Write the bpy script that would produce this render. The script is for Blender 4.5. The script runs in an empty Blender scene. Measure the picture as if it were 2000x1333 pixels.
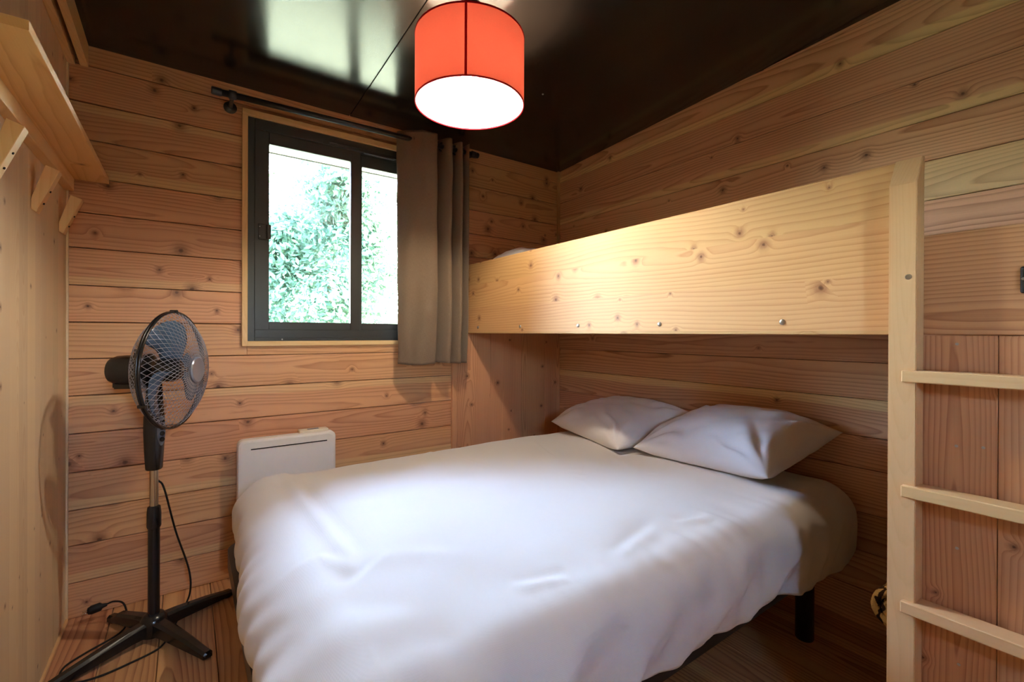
import bpy, bmesh, math, random
from mathutils import Vector, Matrix, Euler, noise
R = math.radians
SC = bpy.context.scene
COL = SC.collection
random.seed(7)

# ------------------------------------------------------------------ camera, world, sun, exposure
cd = bpy.data.cameras.new('camera')
cam = bpy.data.objects.new('camera', cd)
COL.objects.link(cam)
SC.camera = cam
cd.sensor_width = 36.0
cd.lens = 36.0 * 899.7 / 2000.0
cd.shift_y = (653.8 - 666.5) / 2000.0
cd.clip_start = 0.01
_y, _p, _r = .6158, -.00223, .0038
_right = Vector((math.cos(_y), -math.sin(_y), 0))
_fw = Vector((math.sin(_y), math.cos(_y), 0))
_up = Vector((0, 0, 1))
F_ = _fw * math.cos(_p) + _up * math.sin(_p)
U0 = _up * math.cos(_p) - _fw * math.sin(_p)
R_ = _right * math.cos(_r) + U0 * math.sin(_r)
U_ = U0 * math.cos(_r) - _right * math.sin(_r)
cam.matrix_world = Matrix(((R_.x, U_.x, -F_.x, 0), (R_.y, U_.y, -F_.y, 0), (R_.z, U_.z, -F_.z, 0), (0, 0, 0, 1)))

SUN_DIR = Vector((-.75, .07, -.62)).normalized()
w = bpy.data.worlds.new('world')
SC.world = w
w.use_nodes = True
wn = w.node_tree.nodes
wl = w.node_tree.links
wn.clear()
sky = wn.new('ShaderNodeTexSky')
sky.sky_type = 'NISHITA'
sky.sun_disc = False
sky.sun_elevation = math.asin(-SUN_DIR.z)
sky.sun_rotation = math.atan2(-SUN_DIR.x, -SUN_DIR.y)
sky.air_density = 1.0
sky.dust_density = 3.0
bgn = wn.new('ShaderNodeBackground')
bgn.inputs['Strength'].default_value = 34.0
wo = wn.new('ShaderNodeOutputWorld')
wl.new(sky.outputs[0], bgn.inputs['Color'])
wl.new(bgn.outputs[0], wo.inputs['Surface'])

sl = bpy.data.lights.new('sun', 'SUN')
sl.energy = 80.0
sl.angle = R(.6)
sl.color = (1, .95, .86)
sun = bpy.data.objects.new('sun', sl)
COL.objects.link(sun)
sun.rotation_euler = SUN_DIR.to_track_quat('-Z', 'Y').to_euler()

LAMP = Vector((.856, 1.485, .843))       # centre of the lower rim of the pendant shade
vs = SC.view_settings
vs.view_transform = 'Standard'
vs.look = 'None'
vs.exposure = 0.0
vs.gamma = 1.0
vs.use_curve_mapping = False
SC.cycles.max_bounces = 10
SC.cycles.diffuse_bounces = 6
SC.cycles.glossy_bounces = 4
SC.cycles.transmission_bounces = 8
SC.cycles.transparent_max_bounces = 12
SC.cycles.sample_clamp_indirect = 8.0
SC.cycles.caustics_reflective = False
SC.cycles.caustics_refractive = False
SC.cycles.use_denoising = True

# ------------------------------------------------------------------ dimensions (metres, camera at the origin)
XL, XR, YB, YF = -.385, 2.172, 2.5, -1.1
ZF = -1.143
XB = 1.414                       # front face of the bunk board
def ceil_z(y): return 1.152 + .0497 * (YB - y)

# ------------------------------------------------------------------ node helpers
def srgb(r, g, b):
    f = lambda c: (c / 255 / 12.92) if c / 255 <= .04045 else ((c / 255 + .055) / 1.055) ** 2.4
    return (f(r), f(g), f(b), 1)

class NT:
    def __init__(s, m):
        m.use_nodes = True
        s.t = m.node_tree
        s.n = s.t.nodes
        s.n.clear()
    def new(s, typ, **k):
        n = s.n.new(typ)
        for a, v in k.items(): setattr(n, a, v)
        return n
    def link(s, a, b): s.t.links.new(a, b)
    def m(s, op, a, b=None, c=None, clamp=False):
        n = s.n.new('ShaderNodeMath')
        n.operation = op
        n.use_clamp = clamp
        for i, v in enumerate((a, b, c)):
            if v is None: continue
            if isinstance(v, (int, float)): n.inputs[i].default_value = v
            else: s.link(v, n.inputs[i])
        return n.outputs[0]
    def xyz(s, x, y, z):
        n = s.n.new('ShaderNodeCombineXYZ')
        for i, v in enumerate((x, y, z)):
            if isinstance(v, (int, float)): n.inputs[i].default_value = v
            else: s.link(v, n.inputs[i])
        return n.outputs[0]
    def noise(s, vec, scale=1.0, detail=2.0, rough=.5):
        n = s.n.new('ShaderNodeTexNoise')
        n.inputs['Scale'].default_value = scale
        n.inputs['Detail'].default_value = detail
        n.inputs['Roughness'].default_value = rough
        if vec is not None: s.link(vec, n.inputs['Vector'])
        return n.outputs['Fac']
    def mix(s, fac, a, b, blend='MIX'):
        n = s.n.new('ShaderNodeMix')
        n.data_type = 'RGBA'
        n.blend_type = blend
        ins = [i for i in n.inputs if i.enabled]
        for sock, v in ((n.inputs[0], fac), (n.inputs[6], a), (n.inputs[7], b)):
            if isinstance(v, (int, float)): sock.default_value = v
            elif isinstance(v, tuple): sock.default_value = v
            else: s.link(v, sock)
        return n.outputs[2]
    def ramp(s, fac, stops, interp='LINEAR'):
        n = s.n.new('ShaderNodeValToRGB')
        n.color_ramp.interpolation = interp
        e = n.color_ramp.elements
        while len(e) < len(stops): e.new(.5)
        for el, (p, c) in zip(e, stops):
            el.position = p
            el.color = c if isinstance(c, tuple) else (c, c, c, 1)
        s.link(fac, n.inputs[0])
        return n.outputs[0]
    def bsdf(s, color=None, rough=.5, spec=.5, metal=0.0, bump=None, bstr=.3, bdist=.001, **k):
        b = s.n.new('ShaderNodeBsdfPrincipled')
        if color is not None:
            if isinstance(color, tuple): b.inputs['Base Color'].default_value = color
            else: s.link(color, b.inputs['Base Color'])
        if isinstance(rough, (int, float)): b.inputs['Roughness'].default_value = rough
        else: s.link(rough, b.inputs['Roughness'])
        b.inputs['Specular IOR Level'].default_value = spec
        b.inputs['Metallic'].default_value = metal
        for a, v in k.items(): b.inputs[a.replace('_', ' ')].default_value = v
        if bump is not None:
            bn = s.n.new('ShaderNodeBump')
            bn.inputs['Strength'].default_value = bstr
            bn.inputs['Distance'].default_value = bdist
            s.link(bump, bn.inputs['Height'])
            s.link(bn.outputs[0], b.inputs['Normal'])
        return b
    def out(s, shader):
        o = s.n.new('ShaderNodeOutputMaterial')
        s.link(shader.outputs[0] if hasattr(shader, 'outputs') else shader, o.inputs['Surface'])

def mat(name):
    m = bpy.data.materials.new(name)
    return m, NT(m)

def plain(name, col, rough=.5, spec=.5, metal=0.0, var=.08, scale=40, **k):
    m, t = mat(name)
    tc = t.new('ShaderNodeTexCoord')
    n = t.noise(tc.outputs['Object'], scale, 3)
    c2 = tuple(min(1, c * (1 + var)) for c in col[:3]) + (1,)
    c1 = tuple(c * (1 - var) for c in col[:3]) + (1,)
    t.out(t.bsdf(t.mix(n, c1, c2), rough, spec, metal, bump=n, bstr=.05, **k))
    return m

def wood(name, light, dark, sap, knotc, freq=120.0, contrast=.75, knot_amt=.45, knot_r=.011, rough=.42, spec=.4,
         tonevar=.35, sapw=.5, lamella=0.0, depth=.05):
    """grain runs along local X, plank width is local Z; each object's props 'seed' and 'tone' shift it"""
    m, t = mat(name)
    tc = t.new('ShaderNodeTexCoord')
    sp = t.new('ShaderNodeSeparateXYZ')
    t.link(tc.outputs['Object'], sp.inputs[0])
    at = t.new('ShaderNodeAttribute', attribute_type='OBJECT', attribute_name='seed')
    seed = at.outputs['Fac']
    to = t.new('ShaderNodeAttribute', attribute_type='OBJECT', attribute_name='tone')
    tone = to.outputs['Fac']
    u = t.m('ADD', sp.outputs[0], t.m('MULTIPLY', seed, 7.31))
    vv = t.m('ADD', sp.outputs[2], t.m('MULTIPLY', sp.outputs[1], .35))
    lam = None
    if lamella:
        li = t.m('FLOOR', t.m('DIVIDE', t.m('ADD', vv, 10.0), lamella))
        seed = t.m('ADD', seed, t.m('MULTIPLY', t.m('FRACT', t.m('MULTIPLY', t.m('SINE', t.m('MULTIPLY', li, 12.9898)), 4375.5)), 9.0))
        u = t.m('ADD', sp.outputs[0], t.m('MULTIPLY', seed, 7.31))
        lam = t.m('FRACT', t.m('MULTIPLY', t.m('SINE', t.m('MULTIPLY', li, 78.233)), 437.5))
    # per plank randoms
    wnz = t.new('ShaderNodeTexWhiteNoise', noise_dimensions='1D')
    t.link(seed, wnz.inputs['W'])
    rs = t.new('ShaderNodeSeparateColor')
    t.link(wnz.outputs['Color'], rs.inputs[0])
    r1, r2, r3 = rs.outputs
    v = t.m('ADD', vv, t.m('MULTIPLY', t.m('SUBTRACT', r1, .5), .16))
    # knots
    kv = t.xyz(u, t.m('ADD', vv, t.m('MULTIPLY', seed, 3.7)), 0.0)
    vo = t.new('ShaderNodeTexVoronoi', voronoi_dimensions='2D', feature='F1')
    vo.inputs['Scale'].default_value = 6.5
    t.link(kv, vo.inputs['Vector'])
    kc = t.new('ShaderNodeSeparateColor')
    t.link(vo.outputs['Color'], kc.inputs[0])
    has = t.m('LESS_THAN', kc.outputs[0], knot_amt)
    kd = t.m('DIVIDE', vo.outputs['Distance'], 6.5)
    kr = t.m('MULTIPLY', t.m('ADD', t.m('MULTIPLY', kc.outputs[1], 1.0), .35), knot_r)
    kd = t.m('ADD', kd, t.m('MULTIPLY', t.m('SUBTRACT', t.noise(kv, 90, 2), .5), .006))
    kq = t.m('DIVIDE', kd, kr)
    infl = t.m('MULTIPLY', t.m('POWER', t.m('SUBTRACT', 1.0, t.m('DIVIDE', kd, t.m('MULTIPLY', kr, 4.5)), clamp=True), 2.0), has)
    # growth rings
    wand = t.noise(t.xyz(t.m('MULTIPLY', u, .9), t.m('MULTIPLY', vv, 3.0), seed), 1.0, 2)
    dep = t.noise(t.xyz(t.m('MULTIPLY', u, .55), seed, 3.3), 1.0, 1)
    vw = t.m('ADD', v, t.m('MULTIPLY', t.m('SUBTRACT', wand, .5), .07))
    dd = t.m('ADD', t.m('MULTIPLY', t.m('SUBTRACT', dep, .42), depth * 4.0), t.m('MULTIPLY', r2, depth))
    rad = t.m('SQRT', t.m('ADD', t.m('MULTIPLY', vw, vw), t.m('MULTIPLY', dd, dd)))
    rad = t.m('ADD', rad, t.m('MULTIPLY', infl, .02))
    rq = t.m('MULTIPLY', rad, freq)
    rq = t.m('ADD', rq, t.m('MULTIPLY', t.noise(t.xyz(t.m('MULTIPLY', u, 2.5), t.m('MULTIPLY', vv, 16), seed), 1.0, 3), 1.3))
    fr = t.m('FRACT', rq)
    ring = t.ramp(fr, [(0, .0), (.45, .12), (.78, .62), (.9, 1.0), (1.0, .0)])
    fib = t.noise(t.xyz(t.m('MULTIPLY', u, 6), t.m('MULTIPLY', vv, 420), seed), 1.0, 2)
    broad = t.noise(t.xyz(t.m('MULTIPLY', u, .7), t.m('MULTIPLY', vv, 9), t.m('MULTIPLY', seed, 2.1)), 1.0, 2)
    f = t.m('MULTIPLY', ring, t.m('ADD', .35, t.m('MULTIPLY', broad, 1.1)))
    f = t.m('MULTIPLY', f, contrast)
    f = t.m('ADD', f, t.m('MULTIPLY', t.m('SUBTRACT', fib, .5), .35), clamp=True)
    f = t.m('ADD', f, t.m('MULTIPLY', t.m('SUBTRACT', broad, .5), .45), clamp=True)
    c = t.mix(f, light, dark)
    # sapwood on one side of some planks
    sa = t.new('ShaderNodeAttribute', attribute_type='OBJECT', attribute_name='sap')
    sf = sa.outputs['Fac']
    sd = t.m('ADD', t.m('MULTIPLY', vv, sf), t.m('MULTIPLY', t.m('GREATER_THAN', t.m('ABSOLUTE', sf), 1.5), 1.0))
    sd = t.m('ADD', sd, t.m('MULTIPLY', t.m('SUBTRACT', wand, .5), .03))
    sm = t.m('MULTIPLY', t.m('SUBTRACT', sd, .034), 160.0, clamp=True)
    sm = t.m('MULTIPLY', sm, .85)
    csap = t.mix(t.m('MULTIPLY', f, .6), sap, dark)
    c = t.mix(sm, c, csap)
    # tone
    hs = t.new('ShaderNodeHueSaturation')
    tv = t.m('ADD', 1.0, t.m('MULTIPLY', t.m('ADD', tone, t.m('MULTIPLY', t.m('SUBTRACT', r3, .5), .5)), tonevar))
    if lam is not None: tv = t.m('MULTIPLY', tv, t.m('ADD', .93, t.m('MULTIPLY', lam, .14)))
    t.link(tv, hs.inputs['Value'])
    t.link(t.m('ADD', .493, t.m('MULTIPLY', r2, .014)), hs.inputs['Hue'])
    t.link(c, hs.inputs['Color'])
    c = hs.outputs[0]
    # knots colour: halo then core
    halo = t.m('MULTIPLY', t.m('MULTIPLY', t.ramp(kq, [(0, 1.0), (.33, 1.0), (.75, .15), (1.0, .0)]), has), .75)
    kq3 = t.m('MULTIPLY', t.m('DIVIDE', kd, t.m('MULTIPLY', kr, 2.2)), 1.0)
    halo = t.m('MULTIPLY', t.m('MULTIPLY', t.ramp(kq3, [(0, 1.0), (.35, .8), (.6, .35), (1.0, .0)]), has), .7)
    c = t.mix(halo, c, knotc)
    core = t.m('MULTIPLY', t.ramp(kq, [(0, 1.0), (.3, .7), (.5, .0), (1.0, .0)]), has)
    c = t.mix(t.m('MULTIPLY', core, .85), c, tuple(x * .35 for x in knotc[:3]) + (1,))
    bump = t.m('ADD', t.m('MULTIPLY', ring, .6), t.m('MULTIPLY', fib, .7))
    ro = t.m('ADD', rough, t.m('MULTIPLY', fib, .12))
    t.out(t.bsdf(c, ro, spec, bump=bump, bstr=.18, bdist=.0006))
    return m

# ------------------------------------------------------------------ materials
M = {}
M['larch'] = wood('larch_wall', srgb(206, 154, 110), srgb(150, 94, 58), srgb(216, 176, 126), srgb(104, 60, 36), freq=80, contrast=.7, knot_amt=.5, sapw=.3, knot_r=.017)
M['fir'] = wood('fir_wall', srgb(214, 166, 128), srgb(154, 100, 68), srgb(232, 202, 146), srgb(104, 60, 36), freq=85, contrast=.8, knot_amt=.22, sapw=.75, tonevar=.4)
M['floorw'] = wood('fir_floor', srgb(200, 152, 110), srgb(140, 88, 56), srgb(216, 172, 122), srgb(95, 50, 28), freq=80, contrast=.9, knot_amt=.1, sapw=.5, rough=.36)
M['board'] = wood('pale_larch_board', srgb(210, 166, 114), srgb(178, 124, 76), srgb(220, 184, 132), srgb(138, 88, 56), freq=75, contrast=.62, knot_amt=.55, knot_r=.012, sapw=.4, rough=.46, spec=.28, lamella=.14, tonevar=.2)
M['panel'] = wood('larch_panel', srgb(206, 154, 112), srgb(158, 102, 66), srgb(216, 170, 120), srgb(104, 60, 38), freq=110, contrast=.75, knot_amt=.4, knot_r=.009, sapw=.3, tonevar=.25)
M['spruce'] = wood('spruce_panel', srgb(234, 214, 180), srgb(214, 182, 138), srgb(238, 220, 188), srgb(128, 84, 56), freq=150, contrast=.5, knot_amt=.5, knot_r=.006, sapw=.2, lamella=.085, tonevar=.16, rough=.45)
M['ash'] = wood('pale_planed_timber', srgb(222, 184, 132), srgb(202, 158, 104), srgb(226, 192, 144), srgb(150, 104, 66), freq=150, contrast=.25, knot_amt=.04, sapw=.2, tonevar=.15, rough=.38)
M['casing'] = wood('pine_casing', srgb(226, 190, 136), srgb(206, 162, 106), srgb(230, 200, 150), srgb(140, 96, 60), freq=170, contrast=.4, knot_amt=.05, sapw=.2, tonevar=.12)
M['backing'] = plain('dark_backing', srgb(62, 36, 22), .8, .2)
M['blackmetal'] = plain('black_metal', srgb(30, 29, 30), .32, .5)
M['frame'] = plain('anthracite_aluminium', srgb(40, 41, 39), .4, .5, var=.04, scale=200)
M['blackplastic'] = plain('black_plastic', srgb(22, 22, 25), .26, .55)
M['rubber'] = plain('black_rubber', srgb(20, 20, 21), .6, .3)
M['greyplastic'] = plain('grey_plastic', srgb(96, 104, 120), .35, .5)
M['silverplastic'] = plain('silver_plastic', srgb(150, 160, 180), .32, .5, metal=.6)
M['chrome'] = plain('chrome', srgb(215, 212, 208), .16, .5, metal=1.0, var=.02)
M['steel'] = plain('zinc_steel', srgb(190, 186, 178), .3, .5, metal=1.0, var=.05)
M['wire'] = plain('grille_wire', srgb(170, 172, 186), .3, .6, metal=.6)
M['heater'] = plain('white_enamel', srgb(236, 232, 224), .34, .45, var=.015)
M['slot'] = plain('dark_slot', srgb(40, 38, 36), .7, .2)
M['heaterbox'] = plain('heater_control', srgb(226, 216, 192), .4, .4, var=.03)
M['eave'] = plain('white_soffit', srgb(240, 240, 238), .6, .2, var=.02)
M['outer'] = plain('outer_cladding', srgb(120, 80, 55), .7, .2)

def ceiling_mat():
    m, t = mat('black_filmed_plywood')
    tc = t.new('ShaderNodeTexCoord')
    n = t.noise(tc.outputs['Object'], 6, 4)
    n2 = t.noise(tc.outputs['Object'], 220, 2)
    c = t.mix(n, srgb(22, 17, 14), srgb(34, 27, 22))
    ro = t.m('ADD', .15, t.m('MULTIPLY', n, .06))
    b = t.bsdf(c, ro, .5, bump=n2, bstr=.02, bdist=.0005)
    b.inputs['IOR'].default_value = 1.5
    t.out(b)
    return m
M['ceiling'] = ceiling_mat()

def cotton(name, col, weave=900, rough=.85, bs=.12, sheen=.15):
    m, t = mat(name)
    tc = t.new('ShaderNodeTexCoord')
    wv = t.new('ShaderNodeTexWave', wave_type='BANDS', bands_direction='X')
    wv.inputs['Scale'].default_value = weave / 6
    wv2 = t.new('ShaderNodeTexWave', wave_type='BANDS', bands_direction='Z')
    wv2.inputs['Scale'].default_value = weave / 6
    t.link(tc.outputs['Object'], wv.inputs[0])
    t.link(tc.outputs['Object'], wv2.inputs[0])
    cr = t.noise(tc.outputs['Object'], 16, 4, .6)
    h = t.m('ADD', t.m('MULTIPLY', t.m('ADD', wv.outputs[1], wv2.outputs[1]), .08), t.m('MULTIPLY', cr, 1.0))
    b = t.bsdf(col, rough, .2, bump=h, bstr=bs, bdist=.004)
    b.inputs['Sheen Weight'].default_value = sheen
    t.out(b)
    return m
M['duvet'] = cotton('white_cotton', srgb(224, 220, 216), bs=.2)
M['pillow'] = cotton('white_pillow_cotton', srgb(238, 235, 236), bs=.14)
M['mattress'] = cotton('mattress_ticking', srgb(205, 200, 192))

def linen():
    m, t = mat('taupe_linen')
    tc = t.new('ShaderNodeTexCoord')
    sp = t.new('ShaderNodeSeparateXYZ')
    t.link(tc.outputs['UV'], sp.inputs[0])
    a = t.noise(t.xyz(t.m('MULTIPLY', sp.outputs[0], 900), t.m('MULTIPLY', sp.outputs[1], 60), 0.0), 1, 2)
    b = t.noise(t.xyz(t.m('MULTIPLY', sp.outputs[0], 60), t.m('MULTIPLY', sp.outputs[1], 900), 4.0), 1, 2)
    f = t.m('MULTIPLY', t.m('ADD', a, b), .5)
    c = t.mix(f, srgb(100, 84, 70), srgb(146, 127, 107))
    bs = t.bsdf(c, .9, .15, bump=f, bstr=.25, bdist=.001)
    bs.inputs['Sheen Weight'].default_value = .1
    tr = t.new('ShaderNodeBsdfTranslucent')
    t.link(c, tr.inputs[0])
    mx = t.new('ShaderNodeMixShader')
    mx.inputs[0].default_value = .12
    t.link(bs.outputs[0], mx.inputs[1])
    t.link(tr.outputs[0], mx.inputs[2])
    t.out(mx)
    return m
M['linen'] = linen()

def shade_mat(name, col, trans, transcol, weave=True):
    m, t = mat(name)
    tc = t.new('ShaderNodeTexCoord')
    n = t.noise(tc.outputs['Object'], 260, 2)
    c = t.mix(t.m('MULTIPLY', n, .35), col, tuple(x * .7 for x in col[:3]) + (1,))
    ct = t.mix(t.m('MULTIPLY', n, .35), transcol, tuple(x * .75 for x in transcol[:3]) + (1,))
    d = t.bsdf(c, .85, .15)
    tr = t.new('ShaderNodeBsdfTranslucent')
    t.link(ct, tr.inputs[0])
    mx = t.new('ShaderNodeMixShader')
    mx.inputs[0].default_value = trans
    t.link(d.outputs[0], mx.inputs[1])
    t.link(tr.outputs[0], mx.inputs[2])
    t.out(mx)
    return m
M['shade'] = shade_mat('red_shade_fabric', srgb(214, 36, 44), .22, srgb(250, 140, 124))
M['shadetape'] = shade_mat('red_shade_tape', srgb(172, 8, 26), .12, srgb(190, 10, 20))
M['liner'] = shade_mat('white_shade_liner', srgb(212, 208, 200), .15, srgb(255, 238, 205))

def emis(name, col, s):
    m, t = mat(name)
    e = t.new('ShaderNodeEmission')
    e.inputs[0].default_value = col
    e.inputs[1].default_value = s
    t.out(e)
    return m
M['bulb'] = emis('lit_bulb', (1, .85, .65, 1), 1120)

def glass(name, tint=(1, 1, 1, 1)):
    m, t = mat(name)
    tr = t.new('ShaderNodeBsdfTransparent')
    tr.inputs[0].default_value = tint
    gl = t.new('ShaderNodeBsdfGlossy')
    gl.inputs['Roughness'].default_value = .02
    fr = t.new('ShaderNodeFresnel')
    fr.inputs[0].default_value = 1.45
    mx = t.new('ShaderNodeMixShader')
    t.link(fr.outputs[0], mx.inputs[0])
    t.link(tr.outputs[0], mx.inputs[1])
    t.link(gl.outputs[0], mx.inputs[2])
    t.out(mx)
    return m
M['glass'] = glass('window_glass', (.96, .98, .97, 1))

def blade_mat():
    m, t = mat('smoky_blue_blade')
    b = t.bsdf(srgb(98, 126, 158), .18, .6)
    tr = t.new('ShaderNodeBsdfTransparent')
    tr.inputs[0].default_value = srgb(150, 170, 205)
    mx = t.new('ShaderNodeMixShader')
    mx.inputs[0].default_value = .35
    t.link(b.outputs[0], mx.inputs[1])
    t.link(tr.outputs[0], mx.inputs[2])
    t.out(mx)
    return m
M['blade'] = blade_mat()

def rope_mat():
    m, t = mat('pale_twisted_rope')
    tc = t.new('ShaderNodeTexCoord')
    n = t.noise(tc.outputs['Object'], 300, 2)
    t.out(t.bsdf(t.mix(n, srgb(200, 176, 132), srgb(236, 220, 184)), .9, .1))
    return m
M['rope'] = rope_mat()

def fleece_mat():
    m, t = mat('striped_fleece')
    tc = t.new('ShaderNodeTexCoord')
    sp = t.new('ShaderNodeSeparateXYZ')
    t.link(tc.outputs['Object'], sp.inputs[0])
    n = t.noise(tc.outputs['Object'], 22, 3)
    s = t.m('SINE', t.m('ADD', t.m('MULTIPLY', sp.outputs[1], 130), t.m('MULTIPLY', n, 9)))
    f = t.m('MULTIPLY', t.m('SUBTRACT', s, .6), 6.0, clamp=True)
    n2 = t.noise(tc.outputs['Object'], 400, 2)
    t.out(t.bsdf(t.mix(f, srgb(214, 170, 104), srgb(52, 34, 20)), .95, .1, bump=n2, bstr=.6, bdist=.004))
    return m
M['fleece'] = fleece_mat()

def leaf_mat(name, a, b, c3):
    m, t = mat(name)
    tc = t.new('ShaderNodeTexCoord')
    n = t.noise(tc.outputs['Object'], 2.2, 3)
    n2 = t.noise(tc.outputs['Object'], 14, 2)
    c = t.mix(t.m('MULTIPLY', t.m('SUBTRACT', n, .35), 3.0, clamp=True), a, b)
    c = t.mix(t.m('MULTIPLY', t.m('SUBTRACT', n2, .5), 3.0, clamp=True), c, c3)
    d = t.bsdf(c, .55, .15)
    tr = t.new('ShaderNodeBsdfTranslucent')
    t.link(c, tr.inputs[0])
    mx = t.new('ShaderNodeMixShader')
    mx.inputs[0].default_value = .4
    t.link(d.outputs[0], mx.inputs[1])
    t.link(tr.outputs[0], mx.inputs[2])
    t.out(mx)
    return m
M['leaf'] = leaf_mat('bright_leaves', srgb(58, 84, 48), srgb(88, 108, 66), srgb(108, 128, 88))
M['leaf2'] = leaf_mat('blue_green_leaves', srgb(52, 78, 60), srgb(78, 102, 84), srgb(98, 122, 104))
M['bark'] = plain('bark', srgb(110, 92, 74), .9, .1, var=.3, scale=12)

def ground_mat():
    m, t = mat('pale_gravel')
    tc = t.new('ShaderNodeTexCoord')
    n = t.noise(tc.outputs['Object'], 30, 4)
    t.out(t.bsdf(t.mix(n, srgb(84, 90, 70), srgb(112, 116, 94)), .9, .2, bump=n, bstr=.4, bdist=.02))
    return m
M['gravel'] = ground_mat()

# ------------------------------------------------------------------ mesh helpers
def link_mesh(name, me, m=None, parent=None, smooth=False):
    if m is not None and not me.materials: me.materials.append(m)
    if smooth:
        for p in me.polygons: p.use_smooth = True
    o = bpy.data.objects.new(name, me)
    COL.objects.link(o)
    if parent is not None:
        o.parent = parent
        o.matrix_parent_inverse = parent.matrix_world.inverted() if False else parent_world(parent).inverted()
    return o

def parent_world(o):
    mw = o.matrix_basis.copy()
    p = o.parent
    if p is not None: mw = parent_world(p) @ o.matrix_parent_inverse @ mw
    return mw

def raw(name, verts, faces, m=None, parent=None, smooth=False):
    me = bpy.data.meshes.new(name)
    me.from_pydata([tuple(v) for v in verts], [], faces)
    me.update()
    return link_mesh(name, me, m, parent, smooth)

def from_bm(name, bm, m=None, parent=None, smooth=False, loc=None):
    me = bpy.data.meshes.new(name)
    bm.normal_update()
    bm.to_mesh(me)
    bm.free()
    o = link_mesh(name, me, m, parent, smooth)
    if loc is not None: o.location = loc
    return o

def bm_box(bm, a, b, bev=0.0, seg=1):
    vs_ = [bm.verts.new((x, y, z)) for x in (a[0], b[0]) for y in (a[1], b[1]) for z in (a[2], b[2])]
    idx = [(0, 1, 3, 2), (4, 6, 7, 5), (0, 4, 5, 1), (2, 3, 7, 6), (0, 2, 6, 4), (1, 5, 7, 3)]
    fs = [bm.faces.new([vs_[i] for i in f]) for f in idx]
    if bev > 0:
        es = list({e for f in fs for e in f.edges})
        bmesh.ops.bevel(bm, geom=es, offset=bev, segments=seg, profile=.5, affect='EDGES')

def box(name, a, b, m, parent=None, bev=.0, seg=1, props=None):
    lo = [min(a[i], b[i]) for i in range(3)]
    hi = [max(a[i], b[i]) for i in range(3)]
    bm = bmesh.new()
    bm_box(bm, lo, hi, bev, seg)
    bmesh.ops.recalc_face_normals(bm, faces=bm.faces)
    o = from_bm(name, bm, m, parent)
    if props:
        for k, v in props.items(): o[k] = v
    return o

_pm = {}
def timber(name, p0, along, across, L, W, T, m, parent=None, seed=None, tone=0.0, bev=.0018, sap=None):
    """a plank: corner-free; p0 = centre of the visible face, grain along 'along' (unit), width along 'across',
    thickness goes backwards (visible face normal = along x across ... chosen as -Y local)"""
    key = (round(L, 4), round(W, 4), round(T, 4), bev, m.name)
    me = _pm.get(key)
    if me is None:
        h = W / 2
        prof = [(bev, -h), (0, -h + bev), (0, h - bev), (bev, h), (T, h), (T, -h)]
        vs_ = [(-L / 2, y, z) for y, z in prof] + [(L / 2, y, z) for y, z in prof]
        n = len(prof)
        fs = [(i, (i + 1) % n, (i + 1) % n + n, i + n) for i in range(n)] + [tuple(range(n))[::-1], tuple(range(n, 2 * n))]
        me = bpy.data.meshes.new(name)
        me.from_pydata(vs_, [], fs)
        bm = bmesh.new()
        bm.from_mesh(me)
        bmesh.ops.recalc_face_normals(bm, faces=bm.faces)
        bm.to_mesh(me)
        bm.free()
        me.materials.append(m)
        _pm[key] = me
    o = bpy.data.objects.new(name, me)
    COL.objects.link(o)
    X = Vector(along).normalized()
    Z = Vector(across).normalized()
    Y = Z.cross(X)
    mw = Matrix(((X.x, Y.x, Z.x, p0[0]), (X.y, Y.y, Z.y, p0[1]), (X.z, Y.z, Z.z, p0[2]), (0, 0, 0, 1)))
    if parent is not None:
        o.parent = parent
        mw = parent_world(parent).inverted() @ mw
    o.matrix_basis = mw
    o['seed'] = random.uniform(0, 50) if seed is None else float(seed)
    o['tone'] = float(tone)
    o['sap'] = float(sap) if sap is not None else random.choice((0, 0, 0, 1, -1))
    return o

def lathe(bm, prof, seg=32, axis=None, origin=(0, 0, 0), cap=True):
    """prof: list of (r, h); axis: direction of h"""
    ax = Vector(axis or (0, 0, 1)).normalized()
    t = Vector((1, 0, 0)) if abs(ax.x) < .9 else Vector((0, 1, 0))
    e1 = (t - ax * t.dot(ax)).normalized()
    e2 = ax.cross(e1)
    o = Vector(origin)
    rings = []
    for r, h in prof:
        if r < 1e-6: rings.append([bm.verts.new(o + ax * h)])
        else: rings.append([bm.verts.new(o + ax * h + (e1 * math.cos(2 * math.pi * k / seg) + e2 * math.sin(2 * math.pi * k / seg)) * r) for k in range(seg)])
    for a, b in zip(rings, rings[1:]):
        for k in range(seg):
            k2 = (k + 1) % seg
            if len(a) == 1 and len(b) == 1: continue
            if len(a) == 1: bm.faces.new((a[0], b[k2], b[k]))
            elif len(b) == 1: bm.faces.new((a[k], a[k2], b[0]))
            else: bm.faces.new((a[k], a[k2], b[k2], b[k]))
    if cap:
        for r in (rings[0], rings[-1]):
            if len(r) > 2: bm.faces.new(r)
    bmesh.ops.recalc_face_normals(bm, faces=bm.faces)

def lathe_obj(name, prof, m, parent=None, seg=32, axis=None, origin=(0, 0, 0), smooth=True, cap=True):
    bm = bmesh.new()
    lathe(bm, prof, seg, axis, origin, cap)
    o = from_bm(name, bm, m, parent, smooth)
    if smooth: edge_split(o)
    return o

def edge_split(o, ang=35):
    me = o.data
    bm = bmesh.new()
    bm.from_mesh(me)
    for e in bm.edges:
        if len(e.link_faces) == 2 and e.calc_face_angle(0) > R(ang): e.smooth = False
    bm.to_mesh(me)
    bm.free()

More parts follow.
